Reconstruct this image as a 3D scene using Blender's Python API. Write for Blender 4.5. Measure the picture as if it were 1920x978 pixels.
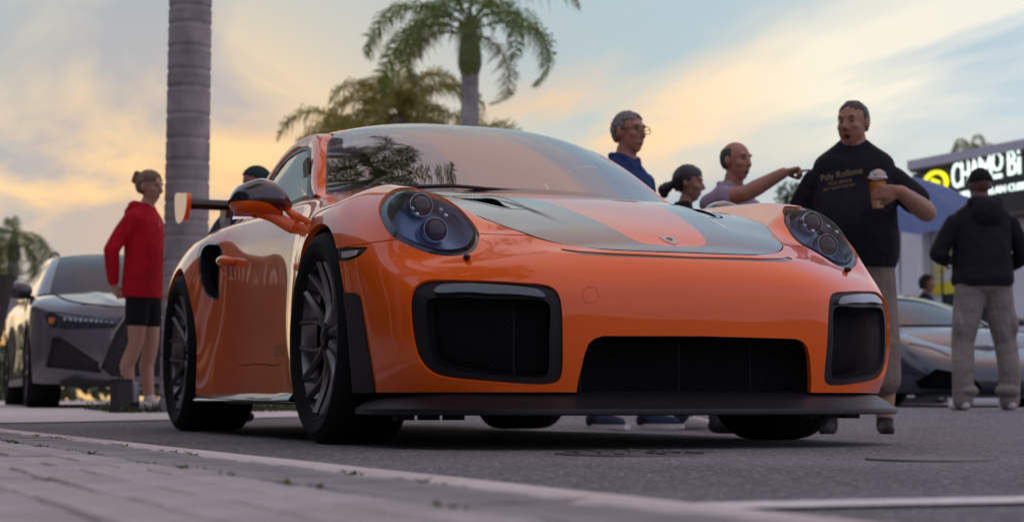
import bpy, bmesh, math, random
import numpy as np
from mathutils import Vector, Matrix
random.seed(7); rng = np.random.default_rng(7)
for o in list(bpy.data.objects): bpy.data.objects.remove(o)
scene = bpy.context.scene
COL = scene.collection
R = math.radians

# ------------------------------------------------------------------ camera
# World frame: X = forward along the orange car, Y = its left, Z = up, origin under its front axle.
FPX, CX, CY = 3145.1, 960.0, 489.0
CPOS = np.array([5.3536, -2.3218, 0.1428]); YAW, PITCH = -0.37328, 0.08253
FW = np.array([-math.cos(PITCH)*math.cos(YAW), -math.cos(PITCH)*math.sin(YAW), math.sin(PITCH)])
RT = np.cross(FW, [0, 0, 1]); RT /= np.linalg.norm(RT); UP = np.cross(RT, FW)
cam_d = bpy.data.cameras.new('camera'); cam = bpy.data.objects.new('camera', cam_d); COL.objects.link(cam)
cam.matrix_world = Matrix(((RT[0], UP[0], -FW[0], CPOS[0]), (RT[1], UP[1], -FW[1], CPOS[1]), (RT[2], UP[2], -FW[2], CPOS[2]), (0, 0, 0, 1)))
cam_d.sensor_width = 36; cam_d.lens = FPX/1920*36; cam_d.clip_end = 6000; cam_d.clip_start = 0.05
cam_d.dof.use_dof = True; cam_d.dof.focus_distance = 5.0; cam_d.dof.aperture_fstop = 4.2
scene.camera = cam

def ray(px, py): return FW + RT*((px-CX)/FPX) - UP*((py-CY)/FPX)
def at_depth(px, py, dep): return CPOS + ray(px, py)*dep
def on(px, py, axis, val):
    d = ray(px, py); return CPOS + d*((val-CPOS[axis])/d[axis])
def ground(px, py, z=0.0): return on(px, py, 2, z)
def project(P):
    d = np.asarray(P, float)-CPOS; z = d@FW
    return np.stack([CX+FPX*(d@RT)/z, CY-FPX*(d@UP)/z], -1)

# ------------------------------------------------------------------ sky and sun
CLOUD = (120, 12.7, 3.3); SKY_STRENGTH = 1.22
SUN_DIR = ray(330, 520); SUN_AZ = math.atan2(SUN_DIR[1], SUN_DIR[0]); SUN_EL = R(5.0)
world = bpy.data.worlds.new('World'); scene.world = world; world.use_nodes = True
WN, WL = world.node_tree.nodes, world.node_tree.links
WN.clear()
def wn(t, **k):
    n = WN.new(t)
    for a, v in k.items(): setattr(n, a, v)
    return n
def wmath(op, a, b=None, c=None, clamp=False):
    n = wn('ShaderNodeMath', operation=op, use_clamp=clamp)
    for i, v in enumerate((a, b, c)):
        if v is None: continue
        if isinstance(v, (int, float)): n.inputs[i].default_value = v
        else: WL.new(v, n.inputs[i])
    return n.outputs[0]
def wmix(f, a, b):
    n = wn('ShaderNodeMix', data_type='RGBA')
    for s, v in ((n.inputs[0], f), (n.inputs[6], a), (n.inputs[7], b)):
        if isinstance(v, tuple): s.default_value = (*v, 1)
        elif isinstance(v, (int, float)): s.default_value = v
        else: WL.new(v, s)
    return n.outputs[2]
def wramp(f, stops):
    n = wn('ShaderNodeValToRGB'); e = n.color_ramp.elements
    while len(e) < len(stops): e.new(.5)
    for i, (p, c) in enumerate(stops): e[i].position = p; e[i].color = (*c, 1)
    WL.new(f, n.inputs[0]); return n.outputs[0]
tc = wn('ShaderNodeTexCoord'); gen = tc.outputs['Generated']
sky = wn('ShaderNodeTexSky', sky_type='NISHITA', sun_disc=False, sun_elevation=SUN_EL, sun_rotation=math.pi/2-SUN_AZ, air_density=1.3, dust_density=2.0, ozone_density=2.0)
sep = wn('ShaderNodeSeparateXYZ'); WL.new(gen, sep.inputs[0])
dx, dy, dz = sep.outputs
# angle from the sun, as a share of half a turn
dt = wn('ShaderNodeVectorMath', operation='DOT_PRODUCT'); WL.new(gen, dt.inputs[0])
dt.inputs[1].default_value = (math.cos(SUN_AZ)*math.cos(SUN_EL), math.sin(SUN_AZ)*math.cos(SUN_EL), math.sin(SUN_EL))
ang = wmath('DIVIDE', wmath('ARCCOSINE', wmath('MINIMUM', wmath('MAXIMUM', dt.outputs['Value'], -1.0), 1.0)), math.pi)
el = wmath('MAXIMUM', dz, 0.0)
# clouds on a flat layer overhead: direction / (elevation + k)
den = wmath('ADD', el, .10)
cmb = wn('ShaderNodeCombineXYZ'); WL.new(wmath('DIVIDE', dx, den), cmb.inputs[0]); WL.new(wmath('DIVIDE', dy, den), cmb.inputs[1])
mp = wn('ShaderNodeMapping'); WL.new(cmb.outputs[0], mp.inputs[0]); mp.inputs['Rotation'].default_value = (0, 0, R(CLOUD[0])); mp.inputs['Scale'].default_value = (.30, .62, 1); mp.inputs['Location'].default_value = (CLOUD[1], CLOUD[2], 0)
nz = wn('ShaderNodeTexNoise'); WL.new(mp.outputs[0], nz.inputs['Vector']); nz.inputs['Scale'].default_value = 2.1; nz.inputs['Detail'].default_value = 8; nz.inputs['Roughness'].default_value = .55; nz.inputs['Distortion'].default_value = .5
cloud = wramp(nz.outputs[0], [(.43, (0, 0, 0)), (.56, (1, 1, 1))])
nz2 = wn('ShaderNodeTexNoise'); WL.new(mp.outputs[0], nz2.inputs['Vector']); nz2.inputs['Scale'].default_value = 1.1; nz2.inputs['Detail'].default_value = 5
thick = wramp(nz2.outputs[0], [(.42, (0, 0, 0)), (.56, (1, 1, 1))])
# lit cloud colour: gold near the sun, cream and pink further round, lavender opposite; thick banks are grey-blue
lit = wramp(ang, [(0.0, (1.0, .46, .08)), (.05, (.98, .47, .12)), (.085, (.95, .60, .30)), (.125, (.84, .76, .60)), (.17, (.76, .74, .66)), (.24, (.88, .60, .54)), (.5, (.86, .58, .57)), (1.0, (.76, .52, .56))])
grey = wramp(ang, [(0.0, (.52, .40, .32)), (.035, (.38, .38, .40)), (.06, (.31, .38, .43)), (.12, (.40, .48, .53)), (.25, (.40, .45, .60)), (.5, (.44, .48, .64)), (1.0, (.36, .40, .58))])
ccol = wmix(thick, lit, grey)
# clear sky: the physical sky with the bright haze of a low sun over it
hazec = wramp(ang, [(0.0, (.98, .56, .16)), (.045, (.90, .60, .27)), (.09, (.78, .74, .54)), (.16, (.76, .80, .66)), (.35, (.66, .66, .70)), (1.0, (.38, .37, .47))])
upper = wramp(ang, [(0.0, (.84, .58, .30)), (.028, (.66, .52, .36)), (.050, (.40, .45, .46)), (.075, (.30, .42, .50)), (.12, (.34, .48, .57)), (.20, (.40, .49, .64)), (.35, (.52, .58, .78)), (.6, (.54, .60, .82)), (1.0, (.38, .44, .66))])
skys = wn('ShaderNodeVectorMath', operation='SCALE'); WL.new(sky.outputs[0], skys.inputs[0]); skys.inputs['Scale'].default_value = .10
hz = wramp(el, [(0.0, (1, 1, 1)), (.07, (.78, .78, .78)), (.13, (.40, .40, .40)), (.20, (.12, .12, .12)), (.32, (0, 0, 0))])
base = wmix(hz, wmix(.93, skys.outputs[0], upper), hazec)
full = wmix(wmath('MULTIPLY', cloud, .9), base, ccol)
bg = wn('ShaderNodeBackground'); WL.new(full, bg.inputs[0]); bg.inputs[1].default_value = SKY_STRENGTH
wo = wn('ShaderNodeOutputWorld'); WL.new(bg.outputs[0], wo.inputs[0])
sun_d = bpy.data.lights.new('sun', 'SUN'); sun_d.energy = .12; sun_d.angle = R(30); sun_d.color = (1.0, .72, .42)
sun = bpy.data.objects.new('sun', sun_d); COL.objects.link(sun)
sun.rotation_euler = Vector((-math.cos(SUN_AZ)*math.cos(SUN_EL), -math.sin(SUN_AZ)*math.cos(SUN_EL), -math.sin(SUN_EL))).to_track_quat('-Z', 'Y').to_euler()
scene.view_settings.view_transform = 'Standard'; scene.view_settings.look = 'None'; scene.view_settings.exposure = 0.0; scene.view_settings.gamma = 1

# ------------------------------------------------------------------ helpers
MATS = {}
def mat(name, col=(.5, .5, .5), rough=.5, metal=0.0, coat=0.0, spec=.5, bump=None, noise=None, **kw):
    """procedural principled material; noise=(scale, amount) varies colour, bump=(scale, strength, dist)"""
    if name in MATS: return MATS[name]
    m = bpy.data.materials.new(name); m.use_nodes = True; MATS[name] = m
    nt = m.node_tree; b = nt.nodes['Principled BSDF']
    b.inputs['Base Color'].default_value = (*col, 1); b.inputs['Roughness'].default_value = rough
    b.inputs['Metallic'].default_value = metal; b.inputs['Specular IOR Level'].default_value = spec
    if coat: b.inputs['Coat Weight'].default_value = coat; b.inputs['Coat Roughness'].default_value = kw.get('coat_rough', .03)
    for k, v in kw.items():
        if k in ('coat_rough',): continue
        b.inputs[k].default_value = v
    if noise or bump:
        t = nt.nodes.new('ShaderNodeTexCoord')
    if noise:
        n = nt.nodes.new('ShaderNodeTexNoise'); n.inputs['Scale'].default_value = noise[0]; n.inputs['Detail'].default_value = 6
        nt.links.new(t.outputs['Object'], n.inputs['Vector'])
        r = nt.nodes.new('ShaderNodeMapRange'); r.inputs[1].default_value = .3; r.inputs[2].default_value = .7
        r.inputs[3].default_value = 1-noise[1]; r.inputs[4].default_value = 1+noise[1]
        nt.links.new(n.outputs[0], r.inputs[0])
        v = nt.nodes.new('ShaderNodeVectorMath'); v.operation = 'SCALE'; v.inputs[0].default_value = col
        nt.links.new(r.outputs[0], v.inputs['Scale']); nt.links.new(v.outputs[0], b.inputs['Base Color'])
    if bump:
        n = nt.nodes.new('ShaderNodeTexNoise'); n.inputs['Scale'].default_value = bump[0]; n.inputs['Detail'].default_value = 4
        nt.links.new(t.outputs['Object'], n.inputs['Vector'])
        bm_ = nt.nodes.new('ShaderNodeBump'); bm_.inputs['Strength'].default_value = bump[1]; bm_.inputs['Distance'].default_value = bump[2]
        nt.links.new(n.outputs[0], bm_.inputs['Height']); nt.links.new(bm_.outputs[0], b.inputs['Normal'])
    return m

def mesh(name, V, F, m=None, parent=None, smooth=True, normals=None, midx=None, sharp=None):
    me = bpy.data.meshes.new(name); V = np.asarray(V, float)
    me.from_pydata([tuple(v) for v in V], [], [tuple(int(i) for i in f) for f in F])
    for mm in (m if isinstance(m, (list, tuple)) else [m]):
        if mm is not None: me.materials.append(mm)
    if midx is not None: me.polygons.foreach_set('material_index', np.asarray(midx, np.int32))
    if smooth:
        me.polygons.foreach_set('use_smooth', np.ones(len(me.polygons), bool))
        if sharp: me.set_sharp_from_angle(angle=R(sharp))
    me.validate(); me.update()
    if normals is not None and len(me.vertices) == len(V): me.normals_split_custom_set_from_vertices([tuple(n) for n in normals])
    o = bpy.data.objects.new(name, me); COL.objects.link(o)
    if parent is not None: o.parent = parent
    return o
def empty(name, loc=(0, 0, 0), rz=0.0, label=None, cat=None, group=None):
    o = bpy.data.objects.new(name, None); COL.objects.link(o); o.location = tuple(loc); o.rotation_euler = (0, 0, rz)
    o.empty_display_size = .1; tag(o, label, cat, group); return o
def tag(o, label=None, cat=None, group=None, kind=None):
    for k, v in (('label', label), ('category', cat), ('group', group), ('kind', kind)):
        if v: o[k] = v
    return o

class MB:
    """collects simple solids into one mesh"""
    def __init__(s): s.V = []; s.F = []; s.I = []
    def add(s, V, F, mi=0):
        n = len(s.V); s.V += [tuple(v) for v in V]; s.F += [tuple(i+n for i in f) for f in F]; s.I += [mi]*len(F); return s
    def box(s, c, d, rot=None, mi=0):
        x, y, z = (np.array(d)/2); V = np.array([(i, j, k) for i in (-x, x) for j in (-y, y) for k in (-z, z)])
        if rot is not None: V = V@np.array(rot).T
        return s.add(V+np.array(c), [(0, 1, 3, 2), (4, 6, 7, 5), (0, 4, 5, 1), (2, 3, 7, 6), (0, 2, 6, 4), (1, 5, 7, 3)], mi)
    def tube(s, P, r, n=8, mi=0, cap=True, flat=1.0, upv=(0, 0, 1)):
        P = [np.array(p, float) for p in P]; r = r if hasattr(r, '__len__') else [r]*len(P); V = []; F = []
        for i, p in enumerate(P):
            t = P[min(i+1, len(P)-1)]-P[max(i-1, 0)]; t = t/(np.linalg.norm(t)+1e-12)
            a = np.cross(t, upv)
            if np.linalg.norm(a) < 1e-3: a = np.cross(t, (1, 0, 0))
            a /= np.linalg.norm(a); b = np.cross(a, t)
            for k in range(n):
                w = 2*math.pi*k/n; V.append(p+r[i]*(a*math.cos(w)+b*math.sin(w)*flat))
        for i in range(len(P)-1):
            for k in range(n): F.append((i*n+k, i*n+(k+1) % n, (i+1)*n+(k+1) % n, (i+1)*n+k))
        if cap: F.append(tuple(range(n-1, -1, -1))); F.append(tuple((len(P)-1)*n+k for k in range(n)))
        return s.add(V, F, mi)
    def lathe(s, prof, n=48, axis=1, c=(0, 0, 0), mi=0, closed=False):
        """prof: (radius, along) pairs revolved about an axis through c"""
        V = []; F = []; m_ = len(prof)
        for k in range(n):
            w = 2*math.pi*k/n
            for r_, h in prof:
                q = [r_*math.cos(w), r_*math.sin(w)]; v = [0, 0, 0]; v[axis] = h; oth = [i for i in range(3) if i != axis]; v[oth[0]] = q[0]; v[oth[1]] = q[1]
                V.append(np.array(v)+np.array(c))
        for k in range(n):
            for j in range(m_ if closed else m_-1): F.append((k*m_+j, k*m_+(j+1) % m_, ((k+1) % n)*m_+(j+1) % m_, ((k+1) % n)*m_+j))
        return s.add(V, F, mi)
    def grid(s, G, mi=0, flip=False):
        G = np.asarray(G, float); a, b = G.shape[:2]
        F = [(i*b+j, (i+1)*b+j, (i+1)*b+j+1, i*b+j+1) for i in range(a-1) for j in range(b-1)]
        if flip: F = [f[::-1] for f in F]
        return s.add(G.reshape(-1, 3), F, mi)
    def prism(s, poly, axis, a, b, mi=0):
        """closed polygon in the plane across axis, extruded a..b"""
        oth = [i for i in range(3) if i != axis]; n = len(poly); V = []
        for h in (a, b):
            for p in poly:
                v = [0, 0, 0]; v[axis] = h; v[oth[0]] = p[0]; v[oth[1]] = p[1]; V.append(v)
        F = [tuple(range(n)), tuple(range(2*n-1, n-1, -1))]+[(i, n+i, n+(i+1) % n, (i+1) % n) for i in range(n)]
        return s.add(V, F, mi)
    def build(s, name, m, parent=None, smooth=True, sharp=35, fix=True):
        o = mesh(name, s.V, s.F, m, parent, smooth, midx=s.I if isinstance(m, (list, tuple)) else None)
        if fix:
            b = bmesh.new(); b.from_mesh(o.data); bmesh.ops.recalc_face_normals(b, faces=b.faces); b.to_mesh(o.data); b.free()
        if smooth and sharp: o.data.set_sharp_from_angle(angle=R(sharp))
        return o

def spline(P, n, closed=False, t=None):
    """natural / periodic cubic through points, chord parameter, n samples"""
    P = np.asarray(P, float)
    if closed: P = np.concatenate([P[-4:], P, P[:5]])
    d = np.linalg.norm(np.diff(P, axis=0), axis=1)**.7; u = np.concatenate([[0], np.cumsum(d)])
    M = cubic(u, P)
    if closed: q = np.linspace(u[4], u[-5], n, endpoint=False)
    else: q = np.linspace(u[0], u[-1], n)
    return M(q)
def cubic(u, P):
    """natural cubic spline interpolant over knots u of values P (first axis)"""
    n = len(u); sh = P.shape; Y = P.reshape(n, -1); h = np.diff(u)
    A = np.zeros((n, n)); B = np.zeros_like(Y); A[0, 0] = A[-1, -1] = 1
    for i in range(1, n-1):
        A[i, i-1] = h[i-1]; A[i, i] = 2*(h[i-1]+h[i]); A[i, i+1] = h[i]
        B[i] = 6*((Y[i+1]-Y[i])/h[i]-(Y[i]-Y[i-1])/h[i-1])
    M = np.linalg.solve(A, B)
    def f(q):
        q = np.asarray(q, float); i = np.clip(np.searchsorted(u, q)-1, 0, n-2); a = u[i+1]-q; b = q-u[i]; hh = h[i]
        a, b, hh = a[:, None], b[:, None], hh[:, None]
        r = M[i]*a**3/(6*hh)+M[i+1]*b**3/(6*hh)+(Y[i]/hh-M[i]*hh/6)*a+(Y[i+1]/hh-M[i+1]*hh/6)*b
        return r.reshape((len(q),)+sh[1:])
    return f
def smoothstep(a, b, x): t = np.clip((x-a)/(b-a), 0, 1); return t*t*(3-2*t)

class TM:
    """triangle mesh with vertex normals that can be trimmed along a level set"""
    def __init__(s, V, N, F): s.V, s.N, s.F = V, N, F
    @staticmethod
    def from_grid(G, N=None):
        a, b = G.shape[:2]
        if N is None: N = grid_normals(G)
        idx = np.arange(a*b).reshape(a, b); p, q, r_, t = idx[:-1, :-1].ravel(), idx[1:, :-1].ravel(), idx[1:, 1:].ravel(), idx[:-1, 1:].ravel()
        return TM(G.reshape(-1, 3), N.reshape(-1, 3), np.concatenate([np.stack([p, q, r_], 1), np.stack([p, r_, t], 1)]))
    def clip(s, g):
        """keep g>0; returns trimmed mesh, its new rim edges and the other side"""
        V, N, F = s.V, s.N, s.F; g = np.where(np.abs(g) < 1e-7, 1e-7, g); pos = g > 0; c = pos[F].sum(1)
        cache = {}; nv = []; nn = []; base = len(V)
        def cut(i, j):
            k = (i, j) if i < j else (j, i)
            if k not in cache:
                t = g[k[0]]/(g[k[0]]-g[k[1]]); cache[k] = base+len(nv); nv.append(V[k[0]]*(1-t)+V[k[1]]*t); n_ = N[k[0]]*(1-t)+N[k[1]]*t; nn.append(n_/(np.linalg.norm(n_)+1e-12))
            return cache[k]
        inn = [tuple(f) for f in F[c == 3]]; out = [tuple(f) for f in F[c == 0]]; rim = []
        for f in F[(c == 1) | (c == 2)]:
            p = [bool(pos[i]) for i in f]
            lone = p.index(True) if sum(p) == 1 else p.index(False)
            a, b, d = f[lone], f[(lone+1) % 3], f[(lone+2) % 3]; ab, ad = cut(a, b), cut(a, d)
            if p[lone]: inn.append((a, ab, ad)); out += [(ab, b, d), (ab, d, ad)]; rim.append((ab, ad))
            else: out.append((a, ab, ad)); inn += [(ab, b, d), (ab, d, ad)]; rim.append((ad, ab))
        V2 = np.concatenate([V, np.array(nv).reshape(-1, 3)]); N2 = np.concatenate([N, np.array(nn).reshape(-1, 3)])
        return TM(V2, N2, np.array(inn).reshape(-1, 3).astype(int)), rim, TM(V2, N2, np.array(out).reshape(-1, 3).astype(int))
    def mirror(s): return TM(s.V*[1, -1, 1], s.N*[1, -1, 1], s.F[:, ::-1])
    def off(s, d): return TM(s.V+s.N*d, s.N, s.F)
    def compact(s):
        u, inv = np.unique(s.F, return_inverse=True); return TM(s.V[u], s.N[u], inv.reshape(-1, 3))
    def rim_edges(s):
        """open edges, in face order"""
        from collections import Counter
        cnt = Counter(); d = {}
        for f in s.F:
            for a, b in ((f[0], f[1]), (f[1], f[2]), (f[2], f[0])):
                k = (a, b) if a < b else (b, a); cnt[k] += 1; d[k] = (a, b)
        return [d[k] for k, v in cnt.items() if v == 1]
    def flange(s, depth, sel=None, vec=None):
        """add an inward lip along the open edges"""
        E = s.rim_edges()
        if sel is not None: E = [e for e in E if sel(s.V[e[0]]) and sel(s.V[e[1]])]
        mp_ = {}; nv = []; nn = []; nf = []; base = len(s.V)
        def dn(i, top):
            k = (i, top)
            if k not in mp_:
                mp_[k] = base+len(nv); v = -s.N[i]*depth if vec is None else np.array(vec)*depth
                nv.append(s.V[i] if top else s.V[i]+v); nn.append((0, 0, 0))
            return mp_[k]
        for a, b in E:
            q = (dn(b, 1), dn(a, 1), dn(a, 0), dn(b, 0)); nf += [(q[0], q[1], q[2]), (q[0], q[2], q[3])]
            fn = np.cross(np.array(nv[q[1]-base])-nv[q[0]-base], np.array(nv[q[2]-base])-nv[q[0]-base])
            for i in q: nn[i-base] = tuple(np.array(nn[i-base])+fn)
        if not nf: return s
        nn = np.array(nn); nn /= (np.linalg.norm(nn, axis=1, keepdims=True)+1e-12)
        return TM(np.concatenate([s.V, np.array(nv)]), np.concatenate([s.N, nn]), np.concatenate([s.F, np.array(nf)]))
    def join(s, o): return TM(np.concatenate([s.V, o.V]), np.concatenate([s.N, o.N]), np.concatenate([s.F, o.F+len(s.V)]))
    def obj(s, name, m, parent=None):
        c = s.compact(); return mesh(name, c.V, c.F, m, parent, True, normals=c.N)
def grid_normals(G):
    du = np.gradient(G, axis=0); dv = np.gradient(G, axis=1); n = np.cross(du, dv); return n/(np.linalg.norm(n, axis=2, keepdims=True)+1e-12)
def sdf_poly(P, poly):
    """signed distance of 2-D points to a closed polygon (negative inside)"""
    poly = np.asarray(poly, float); a = poly; b = np.roll(poly, -1, 0); best = np.full(len(P), 1e18); ins = np.zeros(len(P), bool)
    for p, q in zip(a, b):
        e = q-p; w = P-p; t = np.clip((w@e)/(e@e+1e-12), 0, 1); d = w-t[:, None]*e; best = np.minimum(best, (d*d).sum(1))
        c = ((p[1] > P[:, 1]) != (q[1] > P[:, 1])) & (P[:, 0] < (q[0]-p[0])*(P[:, 1]-p[1])/(q[1]-p[1]+1e-15)+p[0]); ins ^= c
    return np.where(ins, -1, 1)*np.sqrt(best)
def px_sdf(V, poly, closed_n=160, mirror=True, smooth=True):
    """distance (pixels of the photograph) of left-half points, seen mirrored on the right side, to an outline traced there"""
    q = project(V*[1, -1, 1] if mirror else V); return sdf_poly(q, spline(poly, closed_n, True) if smooth else poly)
# ================================================================== the orange sports car
PAINT = mat('orange_paint', (.88, .125, .0010), .36, 0.0, 1.0, .15, coat_rough=.02)
CARBON = mat('black_lacquer', (.012, .013, .016), .30, 0.0, 1.0, .5, coat_rough=.02)
BLACKP = mat('matte_black_plastic', (.010, .011, .013), .50, spec=.35, bump=(900, .12, .0006))
SATIN = mat('satin_black', (.008, .008, .010), .38, spec=.4)
RUBBER = mat('tyre_rubber', (.007, .007, .0075), .8, spec=.25, bump=(160, .25, .001), noise=(9, .25))
DARK = mat('dark_void', (.004, .004, .005), .8, spec=.1)
RIMM = mat('dark_wheel_metal', (.19, .185, .18), .30, .9)
STEEL = mat('bare_steel', (.35, .35, .36), .4, 1.0, noise=(20, .2))
CHROME = mat('chrome', (.8, .8, .82), .08, 1.0)
def glass_mat(name, tint, refl_rough=.0, body=.25, ior=1.5):
    m = bpy.data.materials.new(name); m.use_nodes = True; nt = m.node_tree; nt.nodes.clear()
    o = nt.nodes.new('ShaderNodeOutputMaterial'); tr = nt.nodes.new('ShaderNodeBsdfTransparent'); gl = nt.nodes.new('ShaderNodeBsdfGlossy'); mx = nt.nodes.new('ShaderNodeMixShader'); fr = nt.nodes.new('ShaderNodeFresnel')
    tr.inputs[0].default_value = (*tint, 1); gl.inputs['Roughness'].default_value = refl_rough; fr.inputs[0].default_value = ior
    mu = nt.nodes.new('ShaderNodeMath'); mu.operation = 'MULTIPLY_ADD'; mu.use_clamp = True; mu.inputs[1].default_value = 1.0; mu.inputs[2].default_value = body
    nt.links.new(fr.outputs[0], mu.inputs[0]); nt.links.new(mu.outputs[0], mx.inputs[0])
    nt.links.new(tr.outputs[0], mx.inputs[1]); nt.links.new(gl.outputs[0], mx.inputs[2]); nt.links.new(mx.outputs[0], o.inputs[0]); MATS[name] = m; return m
WGLASS = glass_mat('windscreen_glass', (.48, .60, .55), 0, .28)
SGLASS = glass_mat('side_glass', (.66, .80, .76), 0, .05)
def film_glass(name, base, mixf, thick):
    """coated lamp cover: partly clear, partly a thin-film reflecting skin"""
    m = bpy.data.materials.new(name); m.use_nodes = True; nt = m.node_tree; b = nt.nodes['Principled BSDF']; o = [n for n in nt.nodes if n.type == 'OUTPUT_MATERIAL'][0]
    b.inputs['Base Color'].default_value = (*base, 1); b.inputs['Roughness'].default_value = .015; b.inputs['IOR'].default_value = 1.75; b.inputs['Thin Film Thickness'].default_value = thick; b.inputs['Thin Film IOR'].default_value = 1.38
    t = nt.nodes.new('ShaderNodeBsdfTransparent'); t.inputs[0].default_value = (.86, .93, 1, 1); mx = nt.nodes.new('ShaderNodeMixShader'); mx.inputs[0].default_value = mixf; nt.links.new(t.outputs[0], mx.inputs[1]); nt.links.new(b.outputs[0], mx.inputs[2]); nt.links.new(mx.outputs[0], o.inputs[0]); MATS[name] = m; return m
LENS = film_glass('lamp_glass', (.05, .07, .10), .16, 300)

car = empty('sports_car', (0, 0, 0), 0, 'orange sports car with black striped bonnet and tall rear wing', 'car')

# ---- bonnet height and its outline
_zc = np.array([(.90, .562), (.86, .585), (.789, .614), (.755, .631), (.653, .677), (.475, .738), (.34, .778), (.232, .806), (.08, .838), (-.1, .868), (-.3, .896), (-.5, .921), (-.7, .94)])[::-1]
_zf = cubic(_zc[:, 0], _zc[:, 1:2])
def hood_z(X, Y):
    X = np.atleast_1d(np.asarray(X, float)); Y = np.abs(np.atleast_1d(np.asarray(Y, float)))
    d = .018+.016*smoothstep(.40, .62, X); yc = np.interp(X, [-.4, .232, .34, .475, .63, .9], [.43, .34, .32, .30, .28, .26])
    step = .007*smoothstep(0, .022, Y-yc)*smoothstep(.66, .40, X)*smoothstep(-.45, -.1, X)
    return _zf(np.clip(X, -.7, .9))[:, 0]-d*(Y/.5)**2.2-step
def hz_(x, y): return float(hood_z(x, y)[0])
HOODLINE = [(.862, 0), (.838, .25), (.745, .403), (.640, .457), (.578, .480), (.48, .512), (.375, .548), (.225, .588), (.12, .612), (0, .637), (-.15, .652), (-.33, .675)]

# ---- body side: columns from the nose round to the tail, rows from sill to bonnet line / belt line (left half)
def col(*pts): return list(pts)
def side(X, ys, zs): return [(X if np.isscalar(X) else X[i], y, z) for i, (y, z) in enumerate(zip(ys, zs))]
C = []
C.append(side([.955, .966, .973, .975, .967, .950, .928, .908, .890, .876, .862], [0]*11, [.165, .24, .33, .42, .47, .508, .538, .557, .570, .578, .586]))
C.append(side([.943, .954, .961, .963, .954, .936, .912, .890, .871, .856, .838], [.25, .25, .252, .255, .256, .256, .255, .254, .253, .252, .25], [.165, .24, .33, .42, .47, .508, .539, .559, .573, .582, .589]))
C.append(side([.917, .932, .942, .943, .932, .908, .876, .842, .808, .778, .745], [.43, .437, .445, .452, .456, .456, .451, .443, .432, .419, .403], [.165, .24, .33, .42, .466, .505, .537, .562, .582, .595, .606]))
C.append(side([.855, .872, .876, .866, .848, .816, .775, .722, .668, .640, .640], [.60, .607, .613, .618, .618, .614, .605, .588, .560, .520, .457], [.165, .24, .33, .42, .465, .508, .544, .577, .612, .637, .650]))
C.append(side([.755, .785, .788, .777, .757, .725, .685, .640, .598, .572, .578], [.722, .735, .742, .747, .748, .744, .735, .715, .665, .565, .480], [.165, .24, .33, .42, .465, .505, .540, .580, .650, .657, .675]))
C.append(side([.655, .690, .702, .697, .676, .645, .602, .558, .492, .466, .48], [.812, .822, .828, .831, .831, .828, .820, .800, .718, .588, .512], [.165, .24, .33, .42, .467, .510, .553, .622, .752, .737, .711]))
C.append(side([.48, .50, .512, .512, .505, .488, .458, .418, .355, .357, .375], [.868, .877, .886, .892, .894, .891, .878, .838, .728, .635, .548], [.165, .24, .33, .42, .485, .545, .608, .698, .808, .794, .748]))
C.append(side([.30, .30, .30, .30, .295, .285, .265, .235, .20, .21, .225], [.902, .907, .915, .921, .923, .918, .899, .846, .722, .668, .588], [.165, .25, .36, .46, .54, .61, .68, .757, .834, .824, .794]))
C.append(side([.14, .14, .14, .14, .138, .135, .13, .125, .12, .12, .12], [.915, .919, .925, .928, .928, .921, .897, .838, .722, .680, .612], [.165, .26, .37, .48, .57, .65, .727, .793, .845, .840, .816]))
C.append(side(0, [.920, .924, .929, .931, .930, .924, .899, .838, .722, .687, .637], [.165, .265, .375, .49, .58, .66, .737, .801, .853, .850, .833]))
C.append(side(-.15, [.918, .922, .926, .927, .926, .920, .895, .835, .724, .695, .652], [.165, .265, .375, .49, .58, .66, .742, .808, .862, .861, .849]))
C.append(side(-.33, [.899, .900, .901, .900, .897, .890, .869, .825, .738, .708, .675], [.165, .265, .375, .49, .58, .665, .748, .817, .871, .874, .873]))
C.append(side(-.55, [.884, .881, .877, .874, .872, .868, .852, .819, .763, .735, .708], [.165, .26, .37, .475, .565, .655, .745, .822, .874, .887, .896]))
C.append(side(-.9, [.877, .873, .867, .865, .866, .863, .850, .826, .790, .762, .735], [.165, .25, .35, .45, .555, .655, .745, .825, .875, .893, .906]))
C.append(side(-1.3, [.873, .869, .861, .859, .861, .861, .852, .829, .798, .770, .735], [.165, .25, .35, .45, .555, .655, .75, .83, .880, .900, .915]))
C.append(side(-1.7, [.884, .880, .872, .870, .874, .877, .870, .851, .818, .784, .735], [.165, .25, .35, .46, .57, .665, .757, .835, .884, .907, .922]))
C.append(side(-2.0, [.908, .906, .902, .906, .914, .918, .910, .888, .850, .803, .733], [.165, .26, .36, .47, .575, .668, .757, .830, .881, .908, .927]))
C.append(side(-2.25, [.928, .932, .936, .940, .942, .939, .926, .898, .855, .802, .722], [.165, .265, .37, .49, .59, .675, .762, .831, .880, .907, .925]))
C.append(side(-2.453, [.934, .938, .942, .945, .945, .940, .923, .892, .846, .790, .702], [.17, .27, .38, .50, .60, .682, .765, .831, .876, .901, .917]))
C.append(side(-2.65, [.930, .935, .939, .941, .940, .933, .913, .878, .828, .768, .680], [.18, .28, .385, .50, .60, .68, .758, .820, .863, .888, .904]))
C.append(side(-2.9, [.905, .912, .916, .916, .912, .903, .878, .838, .785, .722, .635], [.19, .29, .39, .50, .59, .665, .738, .796, .838, .863, .880]))
C.append(side(-3.15, [.855, .865, .870, .868, .860, .845, .815, .772, .715, .648, .565], [.21, .30, .40, .50, .59, .66, .725, .778, .815, .838, .855]))
C.append(side([-3.36]*11, [.765, .785, .793, .790, .780, .760, .726, .680, .620, .550, .465], [.23, .32, .41, .50, .585, .65, .710, .755, .787, .807, .822]))
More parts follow.
